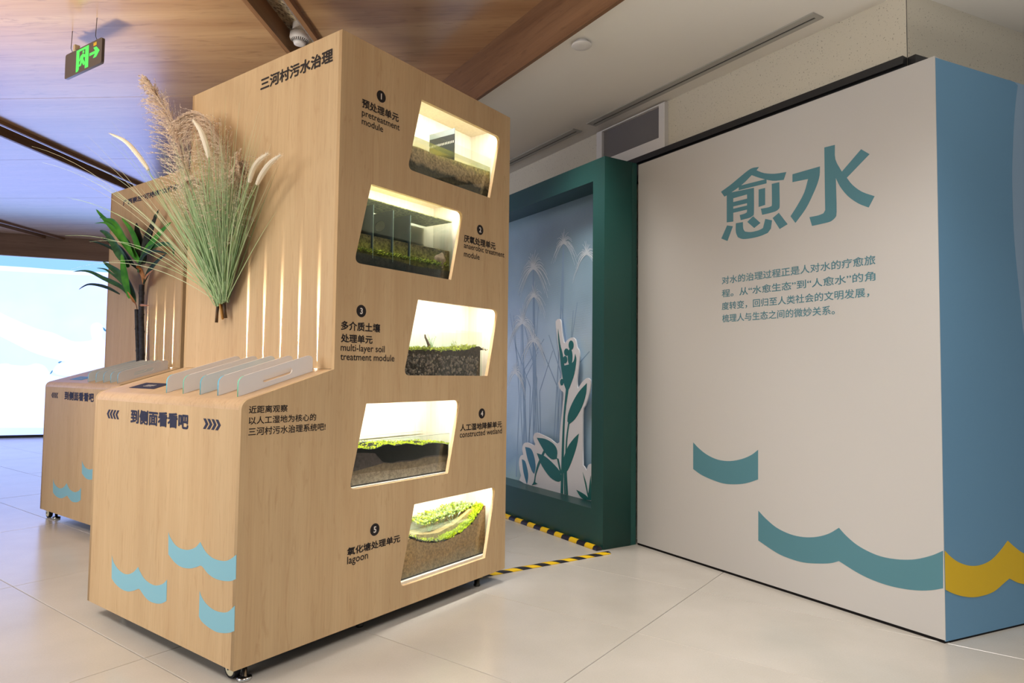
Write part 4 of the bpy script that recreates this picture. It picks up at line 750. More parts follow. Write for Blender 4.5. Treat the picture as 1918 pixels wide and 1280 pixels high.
def cabinet(off, holes, label, planes):
    ox, oy = off
    pF, pT, pS = planes
    x0, y0 = X0+ox, Y0+oy
    c = thing('exhibition_cabinet', label, 'display cabinet', (x0, y0, 0))
    pr = profile(x0)
    loops = [pr] + ([window(a+ox, b) for a, b in WIN] if holes else [])
    sp = plate('side_panel', pS, loops, M_MAPLE, c, -TKN, 0.0)
    # far side panel
    me = curve_mesh([pr], TKN/2); base = worldloc(c)
    for v in me.vertices: v.co = Vector((v.co.x, y0+YW-TKN/2+v.co.z, v.co.y)) - base
    me.update(); link('side_panel', me, M_MAPLE, c)
    # bent front + desk board
    n = 8; outer = pr[0:n+1] + [(x0+XT-X0, 0.975)]
    def strip_mesh(line, th, ya, yb):
        L = [Vector(p) for p in line]; inn = []
        for i, p in enumerate(L):
            d = (L[min(i+1, len(L)-1)]-L[max(i-1, 0)]).normalized(); inn.append(p + Vector((d.y, -d.x))*th)
        N = len(L); v = []
        for (y) in (ya, yb):
            v += [(p.x, y, p.y) for p in L] + [(p.x, y, p.y) for p in inn]
        f = []
        for i in range(N-1):
            f += [(i, 2*N+i, 2*N+i+1, i+1), (N+i, N+i+1, 3*N+i+1, 3*N+i), (i, i+1, N+i+1, N+i), (2*N+i, 3*N+i, 3*N+i+1, 2*N+i+1)]
        f += [(0, N, 3*N, 2*N), (N-1, 3*N-1, 4*N-1, 2*N-1)]
        return v, [q[::-1] for q in f]
    ya, yb = y0+TKN+0.0002, y0+YW-TKN-0.0002
    v, f = strip_mesh(outer[:2], 0.016, ya, yb); emit('front_panel', v, f, M_MAPLE, c)
    v, f = strip_mesh(outer[1:], 0.016, ya, yb); emit('desk_top', v, f, M_DESK, c)
    xt = x0+XT-X0
    mb = MB(); mb.box((xt, ya, 0.976), (xt+0.016, yb, ZT)); mb.build('tower_front', M_MAPLE, c)
    mb = MB(); mb.box((xt+0.0165, ya, ZT-0.016), (x0+X1-X0-0.0165, yb, ZT)); mb.build('top_panel', M_DESK, c)
    mb = MB(); mb.box((x0+X1-X0-0.016, ya, ZB), (x0+X1-X0, yb, ZT)); mb.build('back_panel', M_MAPLE, c)
    mb = MB(); mb.box((x0+0.017, ya, ZB), (x0+X1-X0-0.017, yb, ZB+0.016)); mb.build('base_panel', M_DARK, c)
    # casters and levelling feet
    def caster(x, y):
        m1 = MB(); m1.lathe([(0.014, -0.011), (0.030, -0.010), (0.030, 0.010), (0.014, 0.011)], (x, y, 0.0302), 28, 0, 'x'); w_ = m1.build('caster_wheel', M_RUBBER, c, False)
        m1 = MB(); m1.lathe([(0.004, -0.014), (0.020, -0.0125), (0.023, -0.0105)], (x, y, 0.0302), 24, 0, 'x'); m1.lathe([(0.0035, -0.0175), (0.0035, -0.014)], (x, y, 0.0302), 12, 1, 'x')
        m1.build('hub', [M_CREAM, M_BLACK], w_)
    def foot(x, y):
        m1 = MB(); m1.lathe([(0.022, 0.0005), (0.0235, 0.003), (0.023, 0.009), (0.019, 0.012), (0.008, 0.014), (0.007, ZB-0.0005)], (x, y, 0), 28); m1.build('levelling_foot', M_CHROME, c, True)
    def post(x, y):
        m1 = MB(); m1.lathe([(0.015, 0.0005), (0.015, 0.008), (0.0125, 0.010), (0.0125, ZB-0.0005)], (x, y, 0), 24); m1.build('leg', M_STEELD, c, True)
    yl_ = y0+YW
    cy_ = (0.10, 0.19) if holes else (0.055, 0.125)
    caster(x0+(0.085 if holes else 0.035), yl_-cy_[0]-0.04*holes); foot(x0+0.10, yl_-cy_[1]-0.05*holes) if holes else foot(x0+0.05, yl_-cy_[1])
    foot(x0+0.062, y0+0.038); caster(x0+0.048, y0+0.082)
    post(2.402+ox, 1.947+oy); post(2.402+ox, yl_-0.06); post(1.75+ox, 1.99+oy); post(1.75+ox, yl_-0.1)
    # bright slots where the boards' light comes out at the foot of the tower
    for k in range(5):
        yy = y0+0.0965+0.1115*k
        m1 = MB(); m1.box((xt-0.010, yy-0.003, 0.9755), (xt-0.0006, yy+0.003, 0.9775)); m1.build('led_slot', M_LEDS, c)
    return c
M_LEDS = emis('slot_light', (1.0, 0.93, 0.78, 1), 6)
cab1 = cabinet((0, 0), True, 'nearest maple display cabinet with five leaning windows in its side', ('F', 'T', 'S'))
PL['S2'] = (Vector((0, Y0+C2.y, 0)), UX, -UY)
cab2 = cabinet((C2.x, C2.y), False, 'maple display cabinet standing behind the nearest one, by the screen', ('F2', 'T2', 'S2'))
for t in D['text']:
    pl = t[0]
    if pl == 'W': continue
    par = cab2 if pl in ('F2', 'T2') else cab1
    lettering(*t, M_NAVY if pl in ('F', 'F2', 'T2') else M_INK, par)
for n_, u, z, r in D['circ']:
    plate('number_disc', 'S', [ellipse(u, z, 0.0227, 0.0227, 40)], M_INK, cab1, 0.0002, 0.0006)
    me = embolden(text_mesh(n_, 0.0), 0.03); xs = [v.co.x for v in me.vertices]; ys = [v.co.y for v in me.vertices]
    sc = 0.0235/(max(ys)-min(ys)); mx_, my_ = (max(xs)+min(xs))/2, (max(ys)+min(ys))/2; base = worldloc(cab1)
    for v in me.vertices: v.co = onp('S', u+(v.co.x-mx_)*sc, z+(v.co.y-my_)*sc, 0.0010+v.co.z*0.02) - base
    me.update(); link('number', me, M_WHITEINK, cab1)
def chevrons(pl, u0, u1, z0, z1, sgn, parent):
    n = 4; wd = (u1-u0); st = wd*0.235; cw = wd-3*st; t = cw*0.62
    for k in range(n):
        a = u0+st*k; zm = (z0+z1)/2
        if sgn > 0: lp = [(a, z1), (a+t*0.8, z1), (a+cw, zm), (a+t*0.8, z0), (a, z0), (a+cw-t*0.8, zm)]
        else: lp = [(a+cw, z1), (a+cw-t*0.8, z1), (a, zm), (a+cw-t*0.8, z0), (a+cw, z0), (a+t*0.8, zm)]
        plate('chevron', pl, [lp], M_NAVY, parent, 0.0002, 0.0008)
chevrons('F', -2.816, -2.712, 0.775, 0.809, -1, cab1); chevrons('F', -2.112, -2.007, 0.775, 0.809, 1, cab1)
chevrons('F2', -4.937, -4.833, 0.775, 0.809, -1, cab2)
for k in ('wa', 'wb', 'wc'):
    plate('wave', 'F', [smooth_loop([(min(u, -Y0-0.0005), z) for u, z in D['wave'][k]], 42, 4)], M_SKYBLUE, cab1, 0.0002, 0.0008)
for k in ('wa', 'wb', 'wc'):
    plate('wave', 'F2', [smooth_loop([(min(u-C2.y, -Y0-C2.y-0.0005)+D['w2off'][0], z+D['w2off'][1]) for u, z in D['wave'][k]], 42, 4)], M_SKYBLUE, cab2, 0.0002, 0.0008)
# streaks of light rising from the slots
for k in range(5):
    for ox_, oy_ in ((0, 0), (C2.x, C2.y)):
        yy = Y0+0.0965+0.1115*k+oy_
        l = area('slot_light', (XT-0.011+ox_, yy, 0.980), (XT+0.012+ox_, yy, 1.98), 0.018, LEDS, (1, 0.95, 0.84), 0.0012, spread=4.5)
        l.rotation_euler = (PI, math.radians(4.0), 0)

# ------------------------------------------------------------------ acrylic boards in the desk slots
def acrylic(name, tint, al):
    m, n, l, p = newmat(name); p.inputs['Base Color'].default_value = tint; p.inputs['Roughness'].default_value = 0.35
    p.inputs['Alpha'].default_value = al; p.inputs['Specular IOR Level'].default_value = 0.5
    return m
EDGE = [srgb(120, 205, 175), srgb(96, 190, 224), srgb(80, 170, 190), srgb(110, 190, 165), srgb(100, 200, 226)]
M_FROST = acrylic('frosted_acrylic', srgb(228, 228, 230), 0.9)
M_FROSTB = acrylic('frosted_acrylic_blue', srgb(212, 226, 234), 0.9)
M_EDGES = [plain('acrylic_edge', e, 0.2, 0.6) for e in EDGE]
def board_loops(x0):
    xa, xb, h, r = 1.2125, 1.497, 0.062, 0.02
    P_ = lambda x, v: (x + x0, deskz(x) + v)
    out = [P_(xa, 0.0006), P_(xb, 0.0006)]
    for k in range(6):
        a = PI/2*k/5; out.append(P_(xb - r*1.3 + r*1.3*math.cos(a), h - r + r*math.sin(a)))
    for k in range(6):
        a = PI/2 + PI/2*k/5; out.append(P_(xa + r + r*math.cos(a), h - r + r*math.sin(a)))
    hx0, hx1, hr, hv = 1.300, 1.413, 0.0105, 0.0285
    hole = []
    for k in range(9):
        a = -PI/2 + PI*k/8; hole.append(P_(hx1-hr+hr*math.cos(a), hv+hr*math.sin(a)))
    for k in range(9):
        a = PI/2 + PI*k/8; hole.append(P_(hx0+hr+hr*math.cos(a), hv+hr*math.sin(a)))
    return out, hole
WORD = ['first from the right', 'second from the right', 'middle one of five', 'second from the left', 'first from the left']
def acr_board(ox, yy, mt, edge, lab, grp):
    t = thing('acrylic_board', lab, 'acrylic board', (1.2125+ox, yy, deskz(1.2125)+0.0006), grp)
    o, h = board_loops(ox); base = worldloc(t)
    me = curve_mesh([o, h], 0.003)
    for v in me.vertices: v.co = Vector((v.co.x, yy+v.co.z, v.co.y)) - base
    me.materials.clear(); me.materials.append(mt); me.materials.append(edge); me.materials.append(M_WHITEINK)
    for p in me.polygons:
        if abs(p.normal.y) < 0.5:
            c = p.center + base; p.material_index = 1 if (c.x-ox) < 1.24 else 2
    me.update(); ob = bpy.data.objects.new('board', me); COL.objects.link(ob); ob.parent = t
    return t
for k, yy in enumerate((1.9812, 2.0974, 2.2082, 2.3207, 2.4375)):
    acr_board(0, yy, M_FROST if k != 2 else M_FROSTB, M_EDGES[k], 'frosted acrylic board on the near cabinet desk, %s' % WORD[k], 'acrylic boards on the near desk')
for k, yy in enumerate((4.107, 4.195, 4.29, 4.391, 4.50)):
    acr_board(C2.x, yy, M_FROST if k == 0 else M_FROSTB, M_EDGES[1], 'frosted acrylic board on the far cabinet desk, %s' % WORD[k], 'acrylic boards on the far desk')
def card(ox, oy, mt, lab, ya, yb, xa, xb):
    t = thing('instruction_card', lab, 'card', (xa+ox, ya+oy, deskz(xa)))
    def q(x, y, h): return (x+ox, y+oy, deskz(x)+h)
    v = [q(xa, ya, .0003), q(xb, ya, .0003), q(xb, yb, .0003), q(xa, yb, .0003), q(xa, ya, .0016), q(xb, ya, .0016), q(xb, yb, .0016), q(xa, yb, .0016)]
    emit('sheet', v, [(0, 3, 2, 1), (4, 5, 6, 7), (0, 1, 5, 4), (1, 2, 6, 5), (2, 3, 7, 6), (3, 0, 4, 7)], mt, t)
    mb = MB(); xm, ym = (xa+xb)/2, (ya+yb)/2
    for i in range(5):
        y_ = ym - 0.032 + 0.014*i
        mb.add([q(xm-0.004, y_, .0019), q(xm+0.010, y_-0.003, .0019), q(xm+0.010, y_+0.002, .0019), q(xm-0.004, y_+0.005, .0019)], [(0, 1, 2, 3)])
    mb.add([q(xm-0.010, ym-0.030, .0019), q(xm-0.007, ym-0.030, .0019), q(xm-0.007, ym+0.036, .0019), q(xm-0.010, ym+0.036, .0019)], [(0, 1, 2, 3)])
    mb.build('icon', M_WHITEINK, t)
    return t
card(0, 0, M_NAVY, 'dark navy printed card with a white icon on the near desk', 2.60, 2.80, 1.245, 1.31)
card(C2.x, C2.y, plain('bright_blue_card', srgb(70, 140, 200), 0.4), 'bright blue card with a white icon on the far desk', 2.56, 2.74, 1.245, 1.31)

# ------------------------------------------------------------------ tanks behind the windows
def strata(name, stops, z0, z1, ns=18, amt=0.12, rough=0.8, sp=None, wob=0.02):
    m, n, l, p = newmat(name)
    tc = n.new('ShaderNodeTexCoord'); ge = n.new('ShaderNodeNewGeometry'); sx = n.new('ShaderNodeSeparateXYZ'); l.new(ge.outputs['Position'], sx.inputs[0])
    t = n.new('ShaderNodeTexNoise'); t.inputs['Scale'].default_value = ns; t.inputs['Detail'].default_value = 6; t.inputs['Roughness'].default_value = 0.7
    l.new(tc.outputs['Object'], t.inputs['Vector'])
    ma = n.new('ShaderNodeMath'); ma.operation = 'MULTIPLY_ADD'; ma.inputs[1].default_value = wob*2; l.new(t.outputs['Fac'], ma.inputs[0]); l.new(sx.outputs['Z'], ma.inputs[2])
    mr = n.new('ShaderNodeMapRange'); mr.inputs['From Min'].default_value = z0+wob; mr.inputs['From Max'].default_value = z1+wob; l.new(ma.outputs[0], mr.inputs['Value'])
    r = n.new('ShaderNodeValToRGB'); e = r.color_ramp.elements
    e[0].position = stops[0][0]; e[0].color = srgb(*stops[0][1]); e[1].position = stops[-1][0]; e[1].color = srgb(*stops[-1][1])
    for a, c in stops[1:-1]:
        k = e.new(a); k.color = srgb(*c)
    l.new(mr.outputs['Result'], r.inputs['Fac'])
    t2 = n.new('ShaderNodeTexNoise'); t2.inputs['Scale'].default_value = 90; t2.inputs['Detail'].default_value = 5; t2.inputs['Roughness'].default_value = 0.75
    l.new(tc.outputs['Object'], t2.inputs['Vector'])
    r2 = n.new('ShaderNodeValToRGB'); r2.color_ramp.elements[0].position = 0.35; r2.color_ramp.elements[1].position = 0.65
    r2.color_ramp.elements[0].color = (1-amt*3.2,)*3+(1,); r2.color_ramp.elements[1].color = (1+amt,)*3+(1,)
    l.new(t2.outputs['Fac'], r2.inputs['Fac'])
    mx = n.new('ShaderNodeMix'); mx.data_type = 'RGBA'; mx.blend_type = 'MULTIPLY'; mx.inputs['Factor'].default_value = 1
    l.new(r.outputs['Color'], mx.inputs['A']); l.new(r2.outputs['Color'], mx.inputs['B']); l.new(mx.outputs['Result'], p.inputs['Base Color'])
    p.inputs['Roughness'].default_value = rough; p.inputs['Specular IOR Level'].default_value = 0.3
    b = n.new('ShaderNodeBump'); b.inputs['Strength'].default_value = 0.5; b.inputs['Distance'].default_value = 0.004
    l.new(t2.outputs['Fac'], b.inputs['Height']); l.new(b.outputs['Normal'], p.inputs['Normal'])
    return m
YF = Y0+0.0345
def slab(name, loop, ya, yb, mat, parent):
    base = worldloc(parent); me = curve_mesh([loop], abs(yb-ya)/2)
    for v in me.vertices: v.co = Vector((v.co.x, (ya+yb)/2+v.co.z, v.co.y)) - base
    me.update(); return link(name, me, mat, parent)
def moss(name, pts, ya, yb, dens, size, mats, parent, seed=1, up_=1.0):
    """tufts of tiny leaves along a front line (x, z), spread back in depth"""
    rr = random.Random(seed); mb = MB(); P = [Vector(p) for p in pts]
    L = sum((P[i+1]-P[i]).length for i in range(len(P)-1)); N = int(L*dens)
    for _ in range(N):
        s = rr.random()*L; i = 0
        while i < len(P)-2 and s > (P[i+1]-P[i]).length: s -= (P[i+1]-P[i]).length; i += 1
        q = P[i] + (P[i+1]-P[i]).normalized()*s
        y = ya + (yb-ya)*(rr.random()**1.6); lump = 0.5+0.5*math.sin(q.x*90+y*60)*math.sin(q.x*37+1)
        z = q.y + rr.uniform(-0.4, 0.7)*size*(0.6+lump)*up_
        for _k in range(3):
            a = rr.uniform(0, 2*PI); el = rr.uniform(0.2, 1.4); d = Vector((math.cos(a)*math.cos(el), math.sin(a)*math.cos(el), math.sin(el)))
            s_ = d.orthogonal().normalized()*size*0.16; l_ = size*rr.uniform(0.5, 1.1); b = Vector((q.x, y, z))
            mb.add([b-s_, b+d*l_*0.5-s_*1.3, b+d*l_, b+d*l_*0.5+s_*1.3, b+s_], [(0, 1, 2, 3, 4)], rr.randrange(len(mats)))
    return tag(mb.build(name, mats, parent), kind='stuff')
def sprig(mb, base, h, n, rr, spread=0.35, w=0.0012):
    for _ in range(n):
        a = rr.uniform(0, 2*PI); e = Vector((math.cos(a)*spread*h, math.sin(a)*spread*h*0.5, h*rr.uniform(0.6, 1)))
        p0 = Vector(base); pm = p0 + Vector((e.x*0.3, e.y*0.3, e.z*0.55)); p1 = p0+e
        mb.tube([p0, pm, p1], [w, w*0.8, w*0.3], 4)
        for t in (0.4, 0.6, 0.8, 0.95):
            q = pm.lerp(p1, t) if t > 0.5 else p0.lerp(pm, t*2)
            d = Vector((rr.uniform(-1, 1), rr.uniform(-.5, .5), rr.uniform(0.1, 1))).normalized()*0.008; s_ = d.orthogonal().normalized()*0.0018
            mb.add([q, q+d*.5+s_, q+d, q+d*.5-s_], [(0, 1, 2, 3)])
M_MOSS = [thin('moss_a', srgb(190, 196, 70), 0.3), thin('moss_b', srgb(152, 164, 58), 0.3), thin('moss_c', srgb(112, 116, 50), 0.3)]
M_MOSSL = [thin('moss_bright_a', srgb(208, 216, 44), 0.3), thin('moss_bright_b', srgb(180, 204, 50), 0.3), thin('moss_pale', srgb(170, 190, 120), 0.3)]
M_SPRIG = plain('sprig_green', srgb(126, 150, 100), 0.7); M_TWIG = plain('twig_bark', srgb(92, 72, 56), 0.8, bump=0.4, bscale=300)
M_SCUM = strata('green_scum', [(0, (150, 150, 90)), (0.5, (196, 196, 130)), (1, (120, 124, 66))], 1.60, 1.66, 14, 0.25)
M_WATER = mixtr('pond_water', srgb(206, 220, 190), 0.16, 0.05)
M_PLATE = plain('dark_grey_plastic_plate', srgb(50, 56, 60), 0.45, 0.4, var=0.25, vscale=40)
M_STRIPG = mixtr('grey_translucent_strip', srgb(150, 166, 172), 0.7, 0.4)
M_RIM = plain('tank_rim_glass_edge', srgb(150, 168, 150), 0.2, 0.5)
M_TBASE = plain('tank_black_base', srgb(34, 34, 36), 0.5)
NAMES = ['first', 'second', 'third', 'fourth', 'fifth']
TLAB = ['glass tank of murky brown sediment with a slanted dark baffle, behind the topmost window', 'glass tank with three dark upright plates and green murk, behind the second window',
        'glass tank of dark gravel topped with moss, behind the middle window', 'glass tank of black, brown and grey soil layers, behind the fourth window', 'glass tank with a curved mossy pond in brown soil, behind the lowest window']
tanks = []
for k, (wx, wz) in enumerate(WIN):
    xl, xr = wx-0.06, wx+0.634; zf, zc = wz-0.022, wz+0.357; ya, yb = Y0+0.0165, Y0+0.206
    mb = MB(); e = 0.005
    mb.box((xl, yb, zf), (xr, yb+e, zc)); mb.box((xl-e, ya, zf), (xl, yb+e, zc)); mb.box((xr, ya, zf), (xr+e, yb+e, zc)); mb.box((xl-e, ya, zc), (xr+e, yb+e, zc+e)); mb.box((xl-e, ya, zf-e), (xr+e, yb+e, zf))
    mb.build('compartment_liner', M_LINER, cab1)
    mb = MB(); mb.box((xl+0.02, ya+0.001, zc-0.005), (xr-0.02, ya+0.006, zc-0.0005)); mb.build('led_strip', M_LED, cab1)
    o = area('window_led', ((xl+xr)/2, ya+0.005, zc-0.009), ((xl+xr)/2, ya+0.06, zc-0.2), xr-xl-0.06, LEDW[k], (1.0, 0.98, 0.93), 0.006)
    tb = zf+0.0005 if k < 3 else (wz+0.003 if k == 3 else wz+0.010)
    if k >= 3:
        mb = MB(); mb.box((xl+0.001, ya+0.001, zf+0.0003), (xr-0.001, yb-0.002, tb-0.0003)); mb.build('tank_shelf', M_LINER, cab1)
    tx0, tx1 = wx-0.048, wx+(0.575 if k != 2 else 0.528)
    if k in (1, 3): tx1 = wx+0.572
    top = [wz+0.20, wz+0.27, wz+0.20, wz+0.163, wz+0.20][k]
    tg = 0.003; y0_, y1_ = Y0+0.0305, Y0+0.194
    T_ = thing('display_tank', TLAB[k], 'tank', (tx0, y0_, tb), 'tanks in the maple cabinet'); tanks.append(T_)
    for nm, bx in (('front_pane', ((tx0, y0_, tb+0.004), (tx1, y0_+tg, top))), ('back_pane', ((tx0, y1_-tg, tb+0.004), (tx1, y1_, top))),
                   ('side_pane', ((tx0, y0_+tg+0.0002, tb+0.004), (tx0+tg, y1_-tg-0.0002, top))), ('side_pane', ((tx1-tg, y0_+tg+0.0002, tb+0.004), (tx1, y1_-tg-0.0002, top)))):
        mb = MB(); mb.box(*bx); mb.build(nm, M_GLASS, T_)
    mb = MB(); mb.box((tx0, y0_, tb), (tx1, y1_, tb+0.0038)); mb.build('base', M_TBASE, T_)
    if k in (3,):
        mb = MB(); mb.box((tx0, y0_, top), (tx1, y0_+tg, top+0.0012)); mb.box((tx0, y1_-tg, top), (tx1, y1_, top+0.0012)); mb.build('rim', M_RIM, T_)
    yb2 = y1_-tg-0.0015; xa, xb = tx0+tg+0.001, tx1-tg-0.001; zb_ = tb+0.0042
    d = D['tank'][str(k+1)]
    def below(line, z=zb_): 
        L = [tuple(p) for p in line]; L[0] = (xa, L[0][1]); L[-1] = (min(xb, L[-1][0]) if k in (2,4) else xb, L[-1][1]); return [(L[0][0], z)] + L + [(xb, z)] if L[-1][0] >= xb-1e-6 else [(L[0][0], z)] + L + [(L[-1][0], z)]
    def cl(lp): return [(min(max(a, xa), xb), b) for a, b in lp]
    if k == 0:
        slab('sediment', cl([(xa, zb_), (xa, 1.885), (wx+.1, 1.897), (wx+.2, 1.893), (wx+.3, 1.902), (wx+.42, 1.906), (xb, 1.915), (xb, zb_)]), YF, yb2, strata('murky_sediment', [(0, (56, 54, 42)), (0.22, (85, 73, 52)), (0.34, (67, 58, 45)), (0.45, (180, 148, 114)), (0.75, (209, 174, 126)), (0.9, (245, 221, 142)), (1, (245, 245, 165))], 1.77, 1.915, 16, 0.2, wob=0.03), T_)
        mb = MB(); mb.box((xa, YF, 1.916), (xb, yb2, 1.936)); mb.build('water', mixtr('yellow_water', srgb(219, 219, 123), 0.35, 0.1), T_)
        moss('algae', [(xa, 1.925), (wx+0.25, 1.925)], YF+0.08, yb2-0.01, 500, 0.012, M_MOSS, T_, 3)
        px = D['loc']['baf']
        mb = MB(); mb.add([(px-.0015, YF+.002, 1.86), (px-.0015, YF+.002, 2.022), (px-.0015, yb2-.002, 2.022), (px-.0015, yb2-.002, 1.94), (px+.0015, YF+.002, 1.86), (px+.0015, YF+.002, 2.022), (px+.0015, yb2-.002, 2.022), (px+.0015, yb2-.002, 1.94)],
                          [(0, 1, 2, 3), (7, 6, 5, 4), (0, 4, 5, 1), (1, 5, 6, 2), (2, 6, 7, 3), (3, 7, 4, 0)]); mb.build('baffle', M_PLATE, T_)
        mb = MB(); mb.box((px-.0015, YF+.002, 2.0222), (px+.0015, yb2-.002, 2.047)); mb.build('baffle_strip', M_STRIPG, T_)
        mb = MB()
        for j in range(16): mb.box((px-.0025, YF+.006+.0095*j, 1.983-.003*j*0), (px-.0016, YF+.010+.0095*j, 1.993))
        mb.build('baffle_teeth', M_PLAST, T_)
    if k == 1:
        slab('dark_sediment', cl([(xa, zb_), (xa, 1.415), (wx+.2, 1.410), (wx+.35, 1.402), (xb, 1.408), (xb, zb_)]), YF, yb2, strata('black_sediment', [(0, (32, 32, 30)), (0.7, (49, 47, 40)), (1, (76, 73, 45))], 1.35, 1.42, 20, 0.2), T_)
        slab('green_murk', cl([(xa, 1.4165), (xa, 1.488), (1.80, 1.490), (2.0, 1.494), (xb, 1.498), (xb, 1.4095), (wx+.35, 1.4035), (wx+.2, 1.4115)]), YF+0.012, yb2, strata('green_murk_mat', [(0, (108, 99, 42)), (0.4, (144, 138, 60)), (0.7, (123, 113, 62)), (0.95, (103, 88, 60)), (1, (182, 171, 101))], 1.41, 1.497, 22, 0.25), T_)
        mb = MB(); mb.box((xa, YF, 1.6230), (xb, yb2, 1.6265)); mb.build('scum_layer', M_SCUM, T_)
        mb = MB(); mb.box((xa, YF, 1.499), (xb, yb2, 1.6225)); mb.build('water', mixtr('pale_yellow_water', srgb(245, 245, 212), 0.10, 0.05), T_)
        for j, px in enumerate(D['loc']['pl']):
            yy0, yy1 = YF+0.001, yb2-0.02; zz0, zz1 = 1.43, 1.607
            cu = [(yy0, zz0), (yy1, zz0), (yy1, zz1-0.002), (yy0, zz1)]; loops = [cu]
            if j == 1: loops.append(ellipse((yy0+yy1)/2+0.02, 1.536, 0.026, 0.0185, 20)) if False else loops.append(ellipse(D['loc']['hole'][1], D['loc']['hole'][2], 0.030, 0.021, 20))
            me = curve_mesh(loops, 0.0015); base = worldloc(T_)
            for v in me.vertices: v.co = Vector((px+v.co.z, v.co.x, v.co.y)) - base
            me.update(); link('divider_plate', me, M_PLATE, T_)
            mb = MB(); mb.tube([(px, YF-0.0003+0.001, 1.40), (px, YF+0.0007, 1.607)], 0.0011, 6); mb.build('plate_edge', M_RIM, T_)
        rk = thing('pinkish_rock', 'pinkish brown rock in the green murk of the second tank', 'rock', (D['loc']['rk'], YF+0.02, 1.452))
        bm = bmesh.new(); bmesh.ops.create_icosphere(bm, subdivisions=3, radius=0.034)
        rr = random.Random(4)
        for v in bm.verts: v.co *= 1+0.10*math.sin(v.co.x*160)+0.08*math.sin(v.co.z*190+1); v.co.x *= 1.15; v.co.y *= 0.5
        me = bpy.data.meshes.new('stone'); bm.to_mesh(me); bm.free(); link('stone', me, plain('rock_pink', srgb(150, 124, 100), 0.8, var=0.3, vscale=60, bump=0.4, bscale=200), rk, True)
        moss('weed', [(1.66, 1.425), (2.15, 1.43)], YF+0.003, YF+0.011, 900, 0.012, M_MOSS, T_, 8)
    if k == 2:
        line = [tuple(p) for p in d['top']]
        slab('soil', below(line), YF+0.006, yb2, strata('dark_soil', [(0, (50, 42, 36)), (1, (79, 62, 50))], 0.94, 1.07, 40, 0.25), T_)
        rr = random.Random(11); mb = MB()
        for _ in range(620):
            x = rr.uniform(xa+0.004, xb-0.006); z = rr.uniform(zb_+0.004, 1.045 - 0.004); r = rr.uniform(0.0045, 0.0095); c = Vector((x, YF+0.0065, z))
            n0 = len(mb.v); pts = [Vector((rr.uniform(.7, 1)*math.cos(a)*math.cos(b), -abs(math.sin(b))*0.5 if False else rr.uniform(.6, 1)*math.sin(b)*0.5, rr.uniform(.7, 1)*math.sin(a)*math.cos(b))) for b in (0,) for a in [2*PI*q/6 for q in range(6)]]
            v = [c + p*r for p in pts] + [c + Vector((rr.uniform(-.3, .3), -0.6, rr.uniform(-.3, .3)))*r]
            mb.add(v, [(q, (q+1) % 6, 6) for q in range(6)], rr.randrange(3))
        tag(mb.build('gravel', [plain('gravel_a', srgb(122, 102, 88), 0.7), plain('gravel_b', srgb(98, 80, 70), 0.7), plain('gravel_c', srgb(72, 60, 52), 0.7)], T_), kind='stuff')
        moss('moss', [p for p in line[:10]], YF+0.004, yb2, 2600, 0.013, M_MOSS, T_, 5, 0.9)
        moss('moss', [line[9], line[-1]], YF+0.004, yb2, 600, 0.010, [M_MOSS[2], M_TWIG], T_, 6, 0.6)
        tw = thing('twig', 'short dark leaning twig standing in the moss of the middle tank', 'twig', tuple(D['loc']['twb'])); mb = MB()
        mb.tube([Vector(D['loc']['twb']).lerp(Vector(D['loc']['twt']), q_) + Vector((0.004*math.sin(q_*6), 0, 0)) for q_ in (-0.15, .2, .5, .8, 1)], [0.0095, 0.0065, 0.005, 0.004, 0.003], 8); mb.tube([Vector(D['loc']['twb']).lerp(Vector(D['loc']['twt']), .6), Vector(D['loc']['twb']).lerp(Vector(D['loc']['twt']), .72)+Vector((-.009, 0, 0))], [.002, .001], 5); mb.build('stem', M_TWIG, tw)
        for x, h, n, lab in ((D['loc']['s1'], 0.080, 7, 'tall thin green sprig beside the twig in the middle tank'), (D['loc']['s2'], 0.055, 8, 'low wispy sprig in the middle of the mossy tank'), (D['loc']['s3'], 0.05, 8, 'low wispy sprig toward the right of the mossy tank')):
            sp_ = thing('moss_sprig', lab, 'sprig', (x, YF+0.05, 1.06)); mb = MB(); sprig(mb, (x, YF+0.05, 1.058), h, n, random.Random(int(x*1000))); mb.build('stems', M_SPRIG if h > 0.06 else M_MOSS[1], sp_)
    if k == 3:
        top_, m1, m2, m3 = ([tuple(p) for p in d[q]] for q in ('top', 'l1', 'l2', 'l3'))
        slab('grey_soil', below(m3), YF, yb2, strata('grey_soil', [(0, (183, 163, 147)), (1, (157, 132, 110))], 0.54, 0.60, 30, 0.14), T_)
        def lay(nm, up_l, lo, mat, yy):
            a = [(xa, up_l[0][1])] + up_l[1:-1] + [(xb, up_l[-1][1])]; b = [(xa, lo[0][1]+.0003)] + [(p[0], p[1]+.0003) for p in lo[1:-1]] + [(xb, lo[-1][1]+.0003)]
            slab(nm, a + b[::-1], YF+yy, yb2, mat, T_)
        lay('brown_soil', m2, m3, strata('brown_soil', [(0, (156, 130, 104)), (1, (119, 98, 80))], 0.55, 0.62, 30, 0.12), 0.0)
        lay('dark_brown_soil', m1, m2, strata('dark_brown_soil', [(0, (106, 93, 85)), (1, (85, 72, 70))], 0.55, 0.62, 30, 0.12), 0.0002)
        lay('black_soil', top_, m1, strata('black_soil', [(0, (40, 36, 34)), (1, (26, 24, 22))], 0.58, 0.64, 30, 0.3), 0.0)
        moss('moss', top_, YF+0.002, yb2, 1500, 0.009, M_MOSSL[:2]+[M_MOSS[1]], T_, 7, 0.8)
